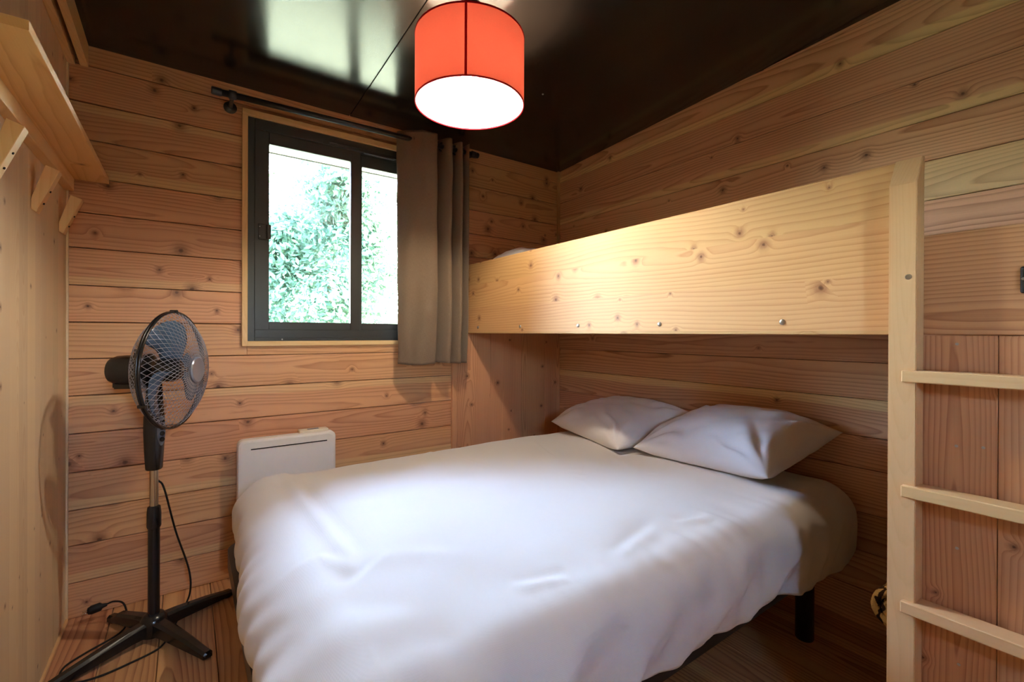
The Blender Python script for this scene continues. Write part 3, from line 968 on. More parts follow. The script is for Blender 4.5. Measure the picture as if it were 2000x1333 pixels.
# duvet: rings of a rounded rectangle, a soft top and a hanging skirt
def lerp(a, b, t): return a + (b - a) * t
def smooth(t): t = max(0, min(1, t)); return t * t * (3 - 2 * t)
def duvet():
    x0, x1, y0, y1 = .158, 2.15, .668, 2.130
    cx_, cy_ = (x0 + x1) / 2, (y0 + y1) / 2
    r = .12
    per = []
    def seg(p, q, k):
        for i in range(k): per.append((lerp(p[0], q[0], i / k), lerp(p[1], q[1], i / k)))
    def arc(c, a0, k):
        for i in range(k):
            a = R(a0 + 90 * i / k)
            per.append((c[0] + r * math.cos(a), c[1] + r * math.sin(a)))
    seg((x0 + r, y0), (x1 - r, y0), 190); arc((x1 - r, y0 + r), -90, 22)
    seg((x1, y0 + r), (x1, y1 - r), 60); arc((x1 - r, y1 - r), 0, 16)
    seg((x1 - r, y1), (x0 + r, y1), 150); arc((x0 + r, y1 - r), 90, 22)
    seg((x0, y1 - r), (x0, y0 + r), 130); arc((x0 + r, y0 + r), 180, 22)
    n = len(per)
    nrm = []
    for i in range(n):
        a, b = per[i - 1], per[(i + 1) % n]
        d = Vector((b[0] - a[0], b[1] - a[1], 0)).normalized()
        nrm.append(Vector((d.y, -d.x, 0)))
    arcl = [0.0]
    for i in range(1, n): arcl.append(arcl[-1] + math.hypot(per[i][0] - per[i - 1][0], per[i][1] - per[i - 1][1]))
    creases = [  # x0, y0, x1, y1, height, width
        (.325, 2.06, .338, 1.08, .010, .022), (.275, 1.25, .33, 1.10, .006, .02), (.30, 1.05, .42, 1.12, .004, .018),
        (1.5, 1.95, 1.2, 1.2, .0022, .010), (.95, 2.1, 1.05, 1.55, .0022, .012), (1.6, 1.5, 1.45, 1.05, .0022, .012),
        (.36, 1.15, .62, 1.0, .003, .03), (.9, .80, 1.15, .86, .005, .022), (1.2, .84, 1.33, .80, .006, .02), (.6, .84, .74, .80, .005, .02)]
    def topdisp(x, y, edge):
        z = noise.noise(Vector((x * 2.1, y * 2.1, 3.3))) * .010 + noise.noise(Vector((x * 5, y * 5, 9))) * .0045
        z += noise.noise(Vector((x * 11, y * 11, 1))) * .0016
        for a, b, c, d, hh, ww in creases:
            ex, ey = c - a, d - b
            L2 = ex * ex + ey * ey
            t = ((x - a) * ex + (y - b) * ey) / L2
            if -.05 < t < 1.05:
                px_, py_ = a + ex * t, b + ey * t
                s_ = ((x - px_) * -ey + (y - py_) * ex) / math.sqrt(L2)
                fade = smooth(min(t + .05, 1.05 - t) * 5)
                z += hh * fade * (math.exp(-(s_ / ww) ** 2) - .8 * math.exp(-((s_ - ww * 1.5) / ww) ** 2))
        # broad waves near the foot of the bed
        z += .017 * noise.noise(Vector((x * 3.5, y * 8 + x * 5, 5))) * math.exp(-((x - .22) / .2) ** 2)
        return z
    V, Fc = [], []
    rings = []
    NT_, NS = 46, 44
    RR = .115       # edge rounding
    for q in range(NT_):
        s = (q + 1) / NT_
        s = 1 - (1 - s) ** 1.35
        ring = []
        for i in range(n):
            px_, py_ = per[i][0] - nrm[i].x * RR, per[i][1] - nrm[i].y * RR
            x, y = cx_ + (px_ - cx_) * s, cy_ + (py_ - cy_) * s
            if abs(px_ - cx_) > 0: pass
            e = 1 - s
            z = BZ + topdisp(x, y, e) - .012 * (1 - smooth(min(x - x0 - RR, x1 - RR - x) / .22) * smooth(min(y - y0 - RR, y1 - RR - y) / .22))
            # puckers towards the near edge
            dn = y - (y0 + RR)
            pk = .010 * math.exp(-(dn / .11) ** 2) * noise.noise(Vector((x * 6.5, dn * 5, 2))) + .0062 * math.exp(-(dn / .07) ** 2) * noise.noise(Vector((x * 19, dn * 4, 4)))
            ring.append(Vector((x, y, z + pk)))
        rings.append(ring)
    # skirt
    for q in range(1, NS + 1):
        t = q / NS
        ring = []
        for i in range(n):
            A = arcl[i]
            nx, ny = nrm[i].x, nrm[i].y
            near = max(0.0, -ny)
            foot = max(0.0, -nx)
            hem = .25 + .02 * noise.noise(Vector((A * .9, 3, 0)))
            xx_ = per[i][0]
            if near > .3: hem = lerp(hem, .251 + .006 * noise.noise(Vector((A * 2.2, 8, 0))) + .062 * smooth((xx_ - 1.42) / .34) - .02 * smooth((xx_ - 2.0) / .12), near)
            if foot > .3: hem = lerp(hem, .238, foot)
            ln = t * (hem - .02 + RR * .57)
            arcq = RR * math.pi / 2
            if ln < arcq:
                a = ln / RR
                off = -RR + RR * math.sin(a)
                dz = RR * (1 - math.cos(a))
            else:
                g = (ln - arcq)
                off = 0
                dz = RR + g
            off += .012 * math.sin(min(1, max(0, (dz - .02) / .2)) * math.pi)
            tt = min(1, dz / hem)
            off -= .018 * smooth((tt - .75) / .25)
            # hanging folds, leaning with height
            ph = A * 19 + tt * (3.0 + 4.5 * near) + 2.2 * noise.noise(Vector((A * 1.7, tt * .8, 7)))
            amp = .0145 * smooth(tt * 1.5) * (.35 + .9 * abs(noise.noise(Vector((A * 1.3, 1, 4)))) * 2)
            f1 = math.sin(ph)
            f1 = f1 * abs(f1) ** .3
            ph2 = A * 58 + tt * 6 + 3 * noise.noise(Vector((A * 3, tt, 1)))
            off += amp * f1 + .0034 * math.sin(ph2) * smooth(tt * 2)
            off += .006 * noise.noise(Vector((A * 6, tt * 3, 12)))
            off += .034 * foot * smooth((2.05 - per[i][1]) / .75) * smooth(tt * 1.5)
            x = per[i][0] + nx * off
            y = per[i][1] + ny * off
            last = rings[NT_ - 1][i]
            z = last.z - dz
            blend = smooth(dz / .06)
            z = lerp(z, BZ - .012 - dz, blend)
            x = min(x, XR - .004)
            ring.append(Vector((x, y, z)))
        rings.append(ring)
    # tuck the hem under
    rg = []
    for i in range(n):
        p = rings[-1][i]
        rg.append(Vector((p.x - nrm[i].x * .008, p.y - nrm[i].y * .008, p.z + .003)))
    rings.append(rg)
    V.append(Vector((cx_, cy_, BZ)))
    for rg in rings: V.extend(rg)
    for i in range(n): Fc.append((0, 1 + i, 1 + (i + 1) % n))
    for q in range(len(rings) - 1):
        a = 1 + q * n
        b = a + n
        for i in range(n):
            j = (i + 1) % n
            Fc.append((a + i, b + i, b + j, a + j))
    o = raw('duvet', V, Fc, M['duvet'], None, True)
    bm = bmesh.new()
    bm.from_mesh(o.data)
    bmesh.ops.recalc_face_normals(bm, faces=bm.faces)
    bm.to_mesh(o.data)
    bm.free()
    return o
dv = duvet()
tag(dv, 'white cotton duvet spread over the double bed and hanging over its edges', 'duvet')

pw1 = pillow_mesh('pillow', (1.815, 2.15, -.535), (1.625, 1.45, -.535), (2.10, 1.36, -.405), (2.13, 1.93, -.44), .118, M['pillow'], 1.7, BZ + .003)
tag(pw1, 'white pillow on the bed, the one nearer the window wall', 'pillow', None)
pw2 = pillow_mesh('pillow', (1.70, 1.425, -.53), (1.745, .835, -.53), (2.11, .725, -.385), (2.13, 1.31, -.395), .128, M['pillow'], 6.1, BZ + .009)
tag(pw2, 'white creased pillow on the bed, the one nearer the ladder', 'pillow', None)

# ================================================================== PENDANT LAMP
pd = thing('pendant_lamp', 'red drum lampshade hanging lit from the black ceiling on a pale rope', 'lamp', (LAMP.x, LAMP.y, ceil_z(LAMP.y)))
RS, HS = .200, .243
def drum(name, r0, r1, z0, z1, m, seg=96):
    bm = bmesh.new()
    rg = [[bm.verts.new((LAMP.x + r * math.cos(2 * math.pi * k / seg), LAMP.y + r * math.sin(2 * math.pi * k / seg), z)) for k in range(seg)] for r, z in ((r0, z0), (r1, z1))]
    for k in range(seg): bm.faces.new((rg[0][k], rg[0][(k + 1) % seg], rg[1][(k + 1) % seg], rg[1][k]))
    return bm
bm = drum('shade', RS, RS, LAMP.z, LAMP.z + HS, None)
sh = from_bm('shade', bm, M['shade'], pd, True)
bm = drum('liner', RS - .0012, RS - .0012, LAMP.z + .001, LAMP.z + HS - .001, None)
from_bm('liner', bm, M['liner'], pd, True)
def ringband(name, r0, r1, z0, z1, m):
    bm = bmesh.new()
    seg = 96
    q = [(r0, z0), (r1, z0), (r1, z1), (r0, z1)]
    rg = [[bm.verts.new((LAMP.x + r * math.cos(2 * math.pi * k / seg), LAMP.y + r * math.sin(2 * math.pi * k / seg), z)) for k in range(seg)] for r, z in q]
    for a in range(4):
        for k in range(seg): bm.faces.new((rg[a][k], rg[a][(k + 1) % seg], rg[(a + 1) % 4][(k + 1) % seg], rg[(a + 1) % 4][k]))
    bmesh.ops.recalc_face_normals(bm, faces=bm.faces)
    return from_bm(name, bm, m, sh, False)
ringband('rim_tape', RS - .003, RS + .0012, LAMP.z + HS - .005, LAMP.z + HS + .001, M['shadetape'])
ringband('rim_tape', RS - .003, RS + .0012, LAMP.z - .001, LAMP.z + .003, M['shadetape'])
# the side seam faces the camera
ang = math.atan2(-LAMP.y, -LAMP.x) - R(4.0)
bm = bmesh.new()
for da in range(5): pass
wdt = .0042 / RS
cols = [[bm.verts.new((LAMP.x + rr * math.cos(ang + a), LAMP.y + rr * math.sin(ang + a), z)) for z in (LAMP.z + .002, LAMP.z + HS)] for rr, a in ((RS + .0003, -wdt), (RS + .0012, -wdt), (RS + .0012, 0), (RS + .0012, wdt), (RS + .0003, wdt))]
for a, b in zip(cols, cols[1:]): bm.faces.new((a[0], b[0], b[1], a[1]))
from_bm('seam_tape', bm, M['shadetape'], sh)
# inner fittings
sp_ = thing_spider = None
bm = bmesh.new()
zt = LAMP.z + HS - .012
for k in range(3):
    a = R(20 + 120 * k)
    tube_bm(bm, [(LAMP.x + .022 * math.cos(a), LAMP.y + .022 * math.sin(a), zt), (LAMP.x + (RS - .003) * math.cos(a), LAMP.y + (RS - .003) * math.sin(a), zt)], .0016, 6)
lathe(bm, [(.02, -.002), (.025, -.002), (.025, .002), (.02, .002)], 24, (0, 0, 1), (LAMP.x, LAMP.y, zt), False)
from_bm('spider', bm, M['chrome'], pd)
lathe_obj('socket', [(0, 0), (.020, 0), (.021, .01), (.019, .055), (.008, .066), (0, .068)], M['blackplastic'], pd, 24, (0, 0, 1), (LAMP.x, LAMP.y, LAMP.z + .165))
bl = lathe_obj('bulb', [(0, 0), (.012, .002), (.022, .009), (.028, .02), (.030, .032), (.027, .047), (.019, .062), (.013, .075), (.013, .09), (0, .09)], M['bulb'], pd, 24, (0, 0, 1), (LAMP.x, LAMP.y, LAMP.z + .078))
cyp = []
for k in range(13):
    cyp.append((LAMP.x + .003 * math.sin(k * 1.1), LAMP.y + .003 * math.cos(k * 1.3), LAMP.z + .232 + k * (ceil_z(LAMP.y) - LAMP.z - .232 - .012) / 12))
tube('cord', [p for p in cyp], .0055, M['rope'], pd, 8)
lathe_obj('ceiling_rose', [(0, -.02), (.03, -.02), (.045, -.004), (.045, 0), (0, 0)], M['blackplastic'], pd, 32, (0, 0, 1), (LAMP.x, LAMP.y, ceil_z(LAMP.y) - .001))

# ================================================================== CURTAIN AND ROD
rd = thing('curtain_rod', 'black curtain rod above the window with a round wall bracket', 'rod', (.75, YB, 1.05))
RY, RZ0, RZ1 = 2.36, 1.040, 1.058
def rodp(x): return (x, RY, RZ0 + (RZ1 - RZ0) * (x - .094) / 1.317)
tube('rod', [rodp(.094), rodp(1.411)], .0135, M['blackmetal'], rd, 16)
for x in (.094, 1.411):
    s_ = -1 if x < .5 else 1
    lathe_obj('end_cap', [(0, -.03), (.0155, -.03), (.0165, -.026), (.0165, .004), (.0135, .008), (0, .008)], M['blackmetal'], rd, 20, (s_, 0, 0), rodp(x))
for x in (.165, 1.385):
    br = lathe_obj('bracket', [(0, 0), (.027, 0), (.027, .004), (.022, .008), (.009, .011), (.008, .06), (.008, YB - RY - .008), (0, YB - RY - .008)], M['blackmetal'], rd, 28, (0, -1, 0), (x, YB - .0005, rodp(x)[2]))
    bm = bmesh.new()
    lathe(bm, [(.0137, -.014), (.019, -.014), (.019, .014), (.0137, .014)], 20, (1, 0, 0), rodp(x), False)
    from_bm('clamp', bm, M['blackmetal'], br, True)

def curtain():
    top, bot = 1.098, -.170
    plan = [(.936, 2.412), (.948, 2.392), (.972, 2.366), (1.005, 2.342), (1.05, 2.318), (1.10, 2.306), (1.126, 2.312), (1.137, 2.34), (1.140, 2.39),
            (1.150, 2.43), (1.165, 2.42), (1.180, 2.37), (1.202, 2.325), (1.220, 2.318), (1.232, 2.34), (1.236, 2.39),
            (1.245, 2.43), (1.256, 2.41), (1.268, 2.36), (1.284, 2.325), (1.297, 2.33), (1.303, 2.37), (1.306, 2.41), (1.314, 2.425), (1.324, 2.39), (1.331, 2.345), (1.336, 2.322)]
    P = spline([(x, y, 0) for x, y in plan], 5)
    n = len(P)
    L = [0.0]
    for i in range(1, n): L.append(L[-1] + (P[i] - P[i - 1]).length)
    NZ = 80
    V, Fc, uv = [], [], []
    cen = sum((p.y for p in P)) / n
    for j in range(NZ + 1):
        t = j / NZ
        z = top + (bot - top) * t
        for i, p in enumerate(P):
            sp = 1 + .12 * math.sin(t * math.pi * .9)
            y = cen + (p.y - cen) * (1.0 - .18 * t) + .006 * noise.noise(Vector((p.x * 9, t * 2.5, 1)))
            x = p.x + .010 * noise.noise(Vector((p.x * 5, t * 2.2, 5))) * t + .004 * noise.noise(Vector((p.x * 20, t * 7, 2)))
            # soft diagonal buckles on the wide first fold
            bk_ = math.exp(-((p.x - 1.04) / .07) ** 2)
            y += bk_ * (.016 * math.sin(t * 8 + (p.x - .95) * 34) * smooth(t * 2.5) + .007 * noise.noise(Vector((p.x * 22, t * 9, 3))))
            y += .005 * noise.noise(Vector((p.x * 30, t * 5, 8)))
            zz_ = z + (.004 * math.sin(p.x * 23) if t > .95 else 0)
            if j == 0: zz_ += .004 * noise.noise(Vector((p.x * 14, 0, 0)))
            V.append((x, y, zz_))
            uv.append((L[i], z))
    for j in range(NZ):
        for i in range(n - 1):
            a = j * n + i
            Fc.append((a, a + 1, a + n + 1, a + n))
    me = bpy.data.meshes.new('cloth')
    me.from_pydata(V, [], Fc)
    ul = me.uv_layers.new(name='UVMap')
    for lp_ in me.loops: ul.data[lp_.index].uv = uv[lp_.vertex_index]
    me.materials.append(M['linen'])
    for p in me.polygons: p.use_smooth = True
    return me
cu = thing('curtain', 'taupe linen eyelet curtain drawn to the right side of the window', 'curtain', (1.13, 2.36, -.17))
co = link_mesh('cloth', curtain(), None, cu)
so = co.modifiers.new('thickness', 'SOLIDIFY')
so.thickness = .0016
# bottom hem seam and eyelets where the cloth crosses the rod
for x, d in ((.985, (.75, -.66, 0)), (1.139, (1, .15, 0)), (1.187, (.55, -.8, 0)), (1.235, (1, .15, 0)), (1.27, (.5, -.85, 0)), (1.303, (1, .1, 0))):
    bm = bmesh.new()
    c_ = rodp(x)
    ax = Vector((.62, .78, 0)) if d[1] < 0 else Vector((.98, -.1, 0))
    lathe(bm, [(.0205, -.003), (.028, -.003), (.030, 0), (.028, .003), (.0205, .003), (.019, 0), (.0205, -.003)], 24, ax, c_, False)
    from_bm('eyelet', bm, M['blackmetal'], cu, True)

# ================================================================== RADIATOR
ra = thing('radiator', 'white electric panel heater on the wall between window and bed', 'heater', (.41, 2.45, -.94))
RX0, RX1, RZT, RZB = .190, .618, -.492, -.93
bm = bmesh.new()
out = []
def rr2(x0, x1, z0, z1, r, k=6):
    pts = []
    for cx_, cz_, a0 in ((x1 - r, z1 - r, 0), (x0 + r, z1 - r, 90), (x0 + r, z0 + r, 180), (x1 - r, z0 + r, 270)):
        for i in range(k + 1):
            a = R(a0 + 90 * i / k)
            pts.append((cx_ + r * math.cos(a), cz_ + r * math.sin(a)))
    return pts
yF = 2.405
lay = [(0.012, yF), (.004, yF + .003), (0, yF + .010), (0, yF + .05), (.006, yF + .056)]
rgs = []
for ins, y in lay:
    rgs.append([bm.verts.new((x, y, z)) for x, z in rr2(RX0 + ins, RX1 - ins, RZB + ins, RZT - ins, .028)])
for a, b in zip(rgs, rgs[1:]):
    for k in range(len(a)): bm.faces.new((a[k], a[(k + 1) % len(a)], b[(k + 1) % len(a)], b[k]))
bm.faces.new(rgs[0])
bm.faces.new(rgs[-1])
bmesh.ops.recalc_face_normals(bm, faces=bm.faces)
rb = from_bm('body', bm, M['heater'], ra)
box('back_bracket', (RX0 + .05, yF + .055, RZB + .03), (RX1 - .05, YB - .001, RZT - .03), M['heater'], ra, .003)
box('outlet_slot', (.243, yF - .0012, -.5385), (.575, yF + .002, -.5335), M['slot'], ra)
cb = box('control_box', (.452, yF + .022, RZT - .002), (.588, yF + .075, RZT + .012), M['heaterbox'], ra, .003)
box('control_window', (.492, yF + .036, RZT + .011), (.545, yF + .056, RZT + .0135), M['greyplastic'], cb, .001)

# ================================================================== WALL SHELF WITH PEGS
ws = thing('wall_shelf', 'pale wooden shelf with a rail of slanted pegs on the left wall', 'shelf', (XL, 1.7, .6))
timber('shelf_board', (XL + .065, (1.30 + 2.46) / 2, .597), (0, 1, 0), (1, 0, 0), 1.16, .13, -.001 + .021, M['board'], ws, sap=0, seed=33.3, tone=.35, bev=.001)
bpy.data.objects  # (thickness of the board points away from its visible underside)
wbar('peg_rail', (XL + .0005, 1.25, .548), (XL + .028, 2.452, .5965), M['casing'], ws, bev=.001, seed=5.0, tone=.15)
def peg(yc, sd):
    poly = [(XL + .0005, .405), (XL + .0005, .372), (XL + .012, .364), (XL + .064, .500), (XL + .032, .512)]
    bm = bmesh.new()
    hw = .019
    lo = [bm.verts.new((z, x, -hw)) for x, z in poly]
    hi = [bm.verts.new((z, x, hw)) for x, z in poly]
    n = len(poly)
    bm.faces.new(lo)
    bm.faces.new(hi[::-1])
    for i in range(n): bm.faces.new((lo[i], hi[i], hi[(i + 1) % n], lo[(i + 1) % n]))
    bmesh.ops.recalc_face_normals(bm, faces=bm.faces)
    bmesh.ops.bevel(bm, geom=list(bm.edges), offset=.0012, segments=1, affect='EDGES')
    o = from_bm('peg', bm, M['casing'], ws)
    o.matrix_basis = Matrix(((0, 1, 0, 0), (0, 0, 1, yc), (1, 0, 0, 0), (0, 0, 0, 1)))
    o['seed'] = sd
    o['tone'] = -.15
    for q in (.22, .52):
        x = XL + .016 + .048 * q
        z = .366 + .131 * q
        lathe_obj('screw', [(0, -.003), (.003, -.003), (.003, .0006), (0, .0002)], M['slot'], o, 8, Vector((.131, 0, -.048)), (x, yc, z))
for i, y in enumerate((1.62, 2.0, 2.375)): peg(y, 3.0 + i * 4.1)

# ================================================================== PEDESTAL FAN
FX, FY = -.097, 2.185
fan = thing('pedestal_fan', 'black pedestal fan with smoky blue blades on a cross base by the left wall', 'fan', (FX, FY, ZF))
hubz = ZF + .055
# cross base
dirs = [Vector((-.55, .83, 0)), Vector((.86, .52, 0)), Vector((.53, -.85, 0)), Vector((-.862, -.505, 0))]
lens = [.262, .305, .31, .325]
for d, L_ in zip(dirs, lens):
    d = d.normalized()
    s_ = Vector((-d.y, d.x, 0))
    bm = bmesh.new()
    secs = []
    for q, (t, hw, zt_, zb) in enumerate(((.02, .026, .072, .022), (.08, .023, .066, .022), (.2, .019, .047, .012), (L_ - .03, .0165, .03, .006), (L_ - .006, .0165, .026, .004), (L_, .012, .020, .005))):
        c = Vector((FX, FY, ZF)) + d * t
        secs.append([bm.verts.new(c + s_ * a + Vector((0, 0, z))) for a, z in ((-hw, zb), (-hw, zt_ - .008), (-hw * .55, zt_), (hw * .55, zt_), (hw, zt_ - .008), (hw, zb))])
    for a, b in zip(secs, secs[1:]):
        for k in range(6): bm.faces.new((a[k], a[(k + 1) % 6], b[(k + 1) % 6], b[k]))
    bm.faces.new(secs[0])
    bm.faces.new(secs[-1])
    bmesh.ops.recalc_face_normals(bm, faces=bm.faces)
    lg = from_bm('leg', bm, M['blackplastic'], fan, False)
    lathe_obj('foot_pad', [(0, 0), (.013, 0), (.015, .006), (.013, .014), (0, .014)], M['rubber'], lg, 16, (0, 0, 1), Vector((FX, FY, ZF + .0005)) + d * (L_ - .022))
lathe_obj('base_hub', [(0, .012), (.040, .012), (.044, .018), (.045, .06), (.040, .074), (.030, .086), (.024, .088), (0, .088)], M['blackplastic'], fan, 32, (0, 0, 1), (FX, FY, ZF))
lathe_obj('pole', [(0, .085), (.0185, .085), (.0185, .43), (0, .43)], M['blackplastic'], fan, 28, (0, 0, 1), (FX, FY, ZF))
co_ = lathe_obj('collar', [(0, .41), (.0205, .41), (.0225, .416), (.0225, .465), (.020, .488), (.015, .492), (0, .492)], M['blackplastic'], fan, 28, (0, 0, 1), (FX, FY, ZF))
lathe_obj('inner_pole', [(0, .49), (.0135, .49), (.0135, .64), (0, .64)], M['chrome'], fan, 24, (0, 0, 1), (FX, FY, ZF))
AX = Vector((.9, -.436, 0)).normalized()
SD = Vector((0, 0, 1)).cross(AX)
# control column, widest in the middle
bm = bmesh.new()
secs = []
for z, a_, b_ in ((.628, .022, .022), (.632, .0245, .025), (.70, .028, .029), (.77, .0305, .031), (.82, .030, .030), (.87, .026, .027), (.92, .024, .025), (.955, .022, .022)):
    rg = []
    for k in range(24):
        an = 2 * math.pi * k / 24
        ca, sa = math.cos(an), math.sin(an)
        ca = math.copysign(abs(ca) ** .75, ca)
        sa = math.copysign(abs(sa) ** .75, sa)
        rg.append(bm.verts.new(Vector((FX, FY, ZF + z)) + AX * (a_ * ca) + SD * (b_ * sa)))
    secs.append(rg)
for a, b in zip(secs, secs[1:]):
    for k in range(24): bm.faces.new((a[k], a[(k + 1) % 24], b[(k + 1) % 24], b[k]))
bm.faces.new(secs[0])
bm.faces.new(secs[-1])
bmesh.ops.recalc_face_normals(bm, faces=bm.faces)
cb_ = from_bm('control_column', bm, M['blackplastic'], fan, True)
edge_split(cb_, 50)
PF = Vector((.72, -.69, 0)).normalized()
# oval button plate on the front of the column
bm = bmesh.new()
c0 = Vector((FX, FY, ZF + .775)) + PF * .030
sdp = Vector((0, 0, 1)).cross(PF)
lo = [bm.verts.new(c0 + sdp * (.0165 * math.cos(2 * math.pi * k / 32)) + Vector((0, 0, .058 * math.sin(2 * math.pi * k / 32))) - PF * .008) for k in range(32)]
hi = [bm.verts.new(c0 + sdp * (.0155 * math.cos(2 * math.pi * k / 32)) + Vector((0, 0, .056 * math.sin(2 * math.pi * k / 32))) + PF * .0025) for k in range(32)]
bm.faces.new(hi)
for k in range(32): bm.faces.new((lo[k], lo[(k + 1) % 32], hi[(k + 1) % 32], hi[k]))
bmesh.ops.recalc_face_normals(bm, faces=bm.faces)
bp_ = from_bm('button_plate', bm, M['greyplastic'], fan)
for k in range(4):
    lathe_obj('button', [(0, .0), (.0085, 0), (.0085, .005), (.007, .007), (0, .0075)], M['blackplastic'], bp_, 16, PF, c0 + PF * .002 + Vector((0, 0, .033 - .022 * k)))
FC = Vector((FX, FY, -.146 + .004))          # tilt joint height
# neck and motor
lathe_obj('neck', [(0, 0), (.02, 0), (.02, .06), (0, .06)], M['blackplastic'], fan, 20, (0, 0, 1), (FX, FY, ZF + .94))
mo = lathe_obj('motor_housing', [(0, -.148), (.030, -.146), (.046, -.137), (.054, -.118), (.056, -.09), (.056, -.03), (.060, -.028), (.060, -.014), (.05, -.008), (0, -.006)], M['blackplastic'], fan, 36, AX, FC)
bm = bmesh.new()
cm = FC - AX * .085 - Vector((0, 0, .056))
for a_, b_ in (((-.045, -.02, -.012), (.06, .02, .014)),):
    vv_ = [bm.verts.new(cm + AX * x + SD * y + Vector((0, 0, z))) for x in (a_[0], b_[0]) for y in (a_[1], b_[1]) for z in (a_[2], b_[2])]
    for f in [(0, 1, 3, 2), (4, 6, 7, 5), (0, 4, 5, 1), (2, 3, 7, 6), (0, 2, 6, 4), (1, 5, 7, 3)]: bm.faces.new([vv_[i] for i in f])
bmesh.ops.recalc_face_normals(bm, faces=bm.faces)
bmesh.ops.bevel(bm, geom=list(bm.edges), offset=.005, segments=2, affect='EDGES')
from_bm('motor_base', bm, M['blackplastic'], fan)
tube('oscillation_knob', [FC - AX * .06 + Vector((0, 0, .055)), FC - AX * .06 + Vector((0, 0, .078))], [.006, .007], M['blackplastic'], fan, 10)
# grille
GR = .217
RC = FC + AX * .066                     # rim plane
def gpt(r, an, h): return RC + (SD * math.cos(an) + Vector((0, 0, 1)) * math.sin(an)) * r + AX * h
bm = bmesh.new()
tube_bm(bm, [gpt(GR, 2 * math.pi * k / 72, -.004) for k in range(73)], .0042, 8, False)
tube_bm(bm, [gpt(GR, 2 * math.pi * k / 72, .005) for k in range(73)], .0042, 8, False)
rim = from_bm('rim', bm, M['blackplastic'], fan, True)
box_dir = []
for an in (90, 210, 330):
    bm = bmesh.new()
    c_ = gpt(GR + .003, R(an), 0)
    lathe(bm, [(0, -.012), (.006, -.012), (.006, .012), (0, .012)], 8, AX, c_)
    from_bm('rim_clip', bm, M['blackplastic'], rim)
def front_h(r):
    q = r / GR
    return .074 * (1 - max(0, (q - .12) / .88) ** 2.6) + .004
def back_h(r):
    q = r / GR
    return -.078 * (1 - max(0, (q - .25) / .75) ** 2.8) - .004
def grille(name, hf, r0, nw, twist):
    bm = bmesh.new()
    for sgn in (1, -1):
        for k in range(nw):
            a0 = 2 * math.pi * (k + (.5 if sgn < 0 else 0)) / nw
            pts_ = []
            for q in range(13):
                r = r0 + (GR - r0) * q / 12
                pts_.append(gpt(r, a0 + sgn * twist * (q / 12), hf(r)))
            tube_bm(bm, pts_, .0009, 3, False)
    for rr_ in (r0, ):
        tube_bm(bm, [gpt(rr_, 2 * math.pi * k / 40, hf(rr_)) for k in range(41)], .002, 6, False)
    return from_bm(name, bm, M['wire'], fan, True)
g_f = grille('front_grille', front_h, .045, 58, .75)
g_f['kind'] = 'stuff'
g_b = grille('rear_grille', back_h, .062, 54, .75)
g_b['kind'] = 'stuff'
lathe_obj('badge', [(0, .071), (.044, .071), (.049, .076), (.049, .082), (.045, .086), (.042, .0862), (.040, .0850), (0, .0856)], M['silverplastic'], fan, 40, AX, RC)
# blades
hb = lathe_obj('blade_hub', [(0, -.045), (.040, -.045), (.044, -.04), (.044, .0), (.034, .02), (.0, .03)], M['blackplastic'], fan, 32, AX, RC)
lathe_obj('shaft', [(0, .02), (.008, .02), (.008, .05), (0, .052)], M['chrome'], fan, 12, AX, RC)
def blade(a0):
    V, Fc = [], []
    NR, NA = 14, 12
    for i in range(NR + 1):
        t = i / NR
        r = .038 + (.186 - .038) * t
        wdt_ = R(30 + 46 * math.sin(min(1, t * 1.05) * math.pi * .62))
        lead = R(10) + R(22) * t
        for j in range(NA + 1):
            s = j / NA - .5
            rr_ = r * (1 - .10 * (abs(s) * 2) ** 3 * t)
            an = a0 + lead + wdt_ * s
            h = -.012 + s * (-.062) * (1 - .35 * t) + .012 * (4 * s * s - 1) * -.6
            V.append(gpt(rr_, an, h))
    for i in range(NR):
        for j in range(NA):
            a = i * (NA + 1) + j
            Fc.append((a, a + 1, a + NA + 2, a + NA + 1))
    o = raw('blade', V, Fc, M['blade'], fan, True)
    s_ = o.modifiers.new('thickness', 'SOLIDIFY')
    s_.thickness = .002
for a in (72, 192, 312): blade(R(a))
# power cable: leaves the collar, drops to the floor, loops round the base and ends in a plug
cz = ZF + .004
cp = spline([(FX + .012, FY + .006, -.56), (FX + .03, FY + .02, -.60), (FX + .065, FY + .05, -.78), (FX + .108, FY + .09, -.96), (FX + .112, FY + .12, -1.07), (FX + .085, FY + .115, cz + .003),
             (FX + .05, FY - .02, cz), (FX + .02, FY - .10, cz), (-.16, 2.045, cz), (-.24, 2.025, cz), (-.305, 2.04, cz), (-.337, 2.09, cz), (-.335, 2.15, cz), (-.29, 2.20, cz), (-.21, 2.265, cz),
             (-.185, 2.31, cz + .01), (-.19, 2.36, cz + .035), (-.205, 2.40, cz + .055), (-.235, 2.425, cz + .058), (-.262, 2.432, cz + .050)], 10)
pc = tube('power_cable', cp, .0034, M['rubber'], fan, 8)
bm = bmesh.new()
tube_bm(bm, [(-.256, 2.431, cz + .050), (-.270, 2.433, cz + .048), (-.276, 2.434, cz + .047), (-.302, 2.437, cz + .041), (-.312, 2.438, cz + .039)], [.006, .009, .016, .0165, .013], 14)
pg = from_bm('plug', bm, M['rubber'], pc, True)
for dy in (-.0095, .0095):
    tube('pin', [(-.311, 2.438 + dy, cz + .039), (-.330, 2.440 + dy, cz + .035)], .0024, M['chrome'], pc, 8)

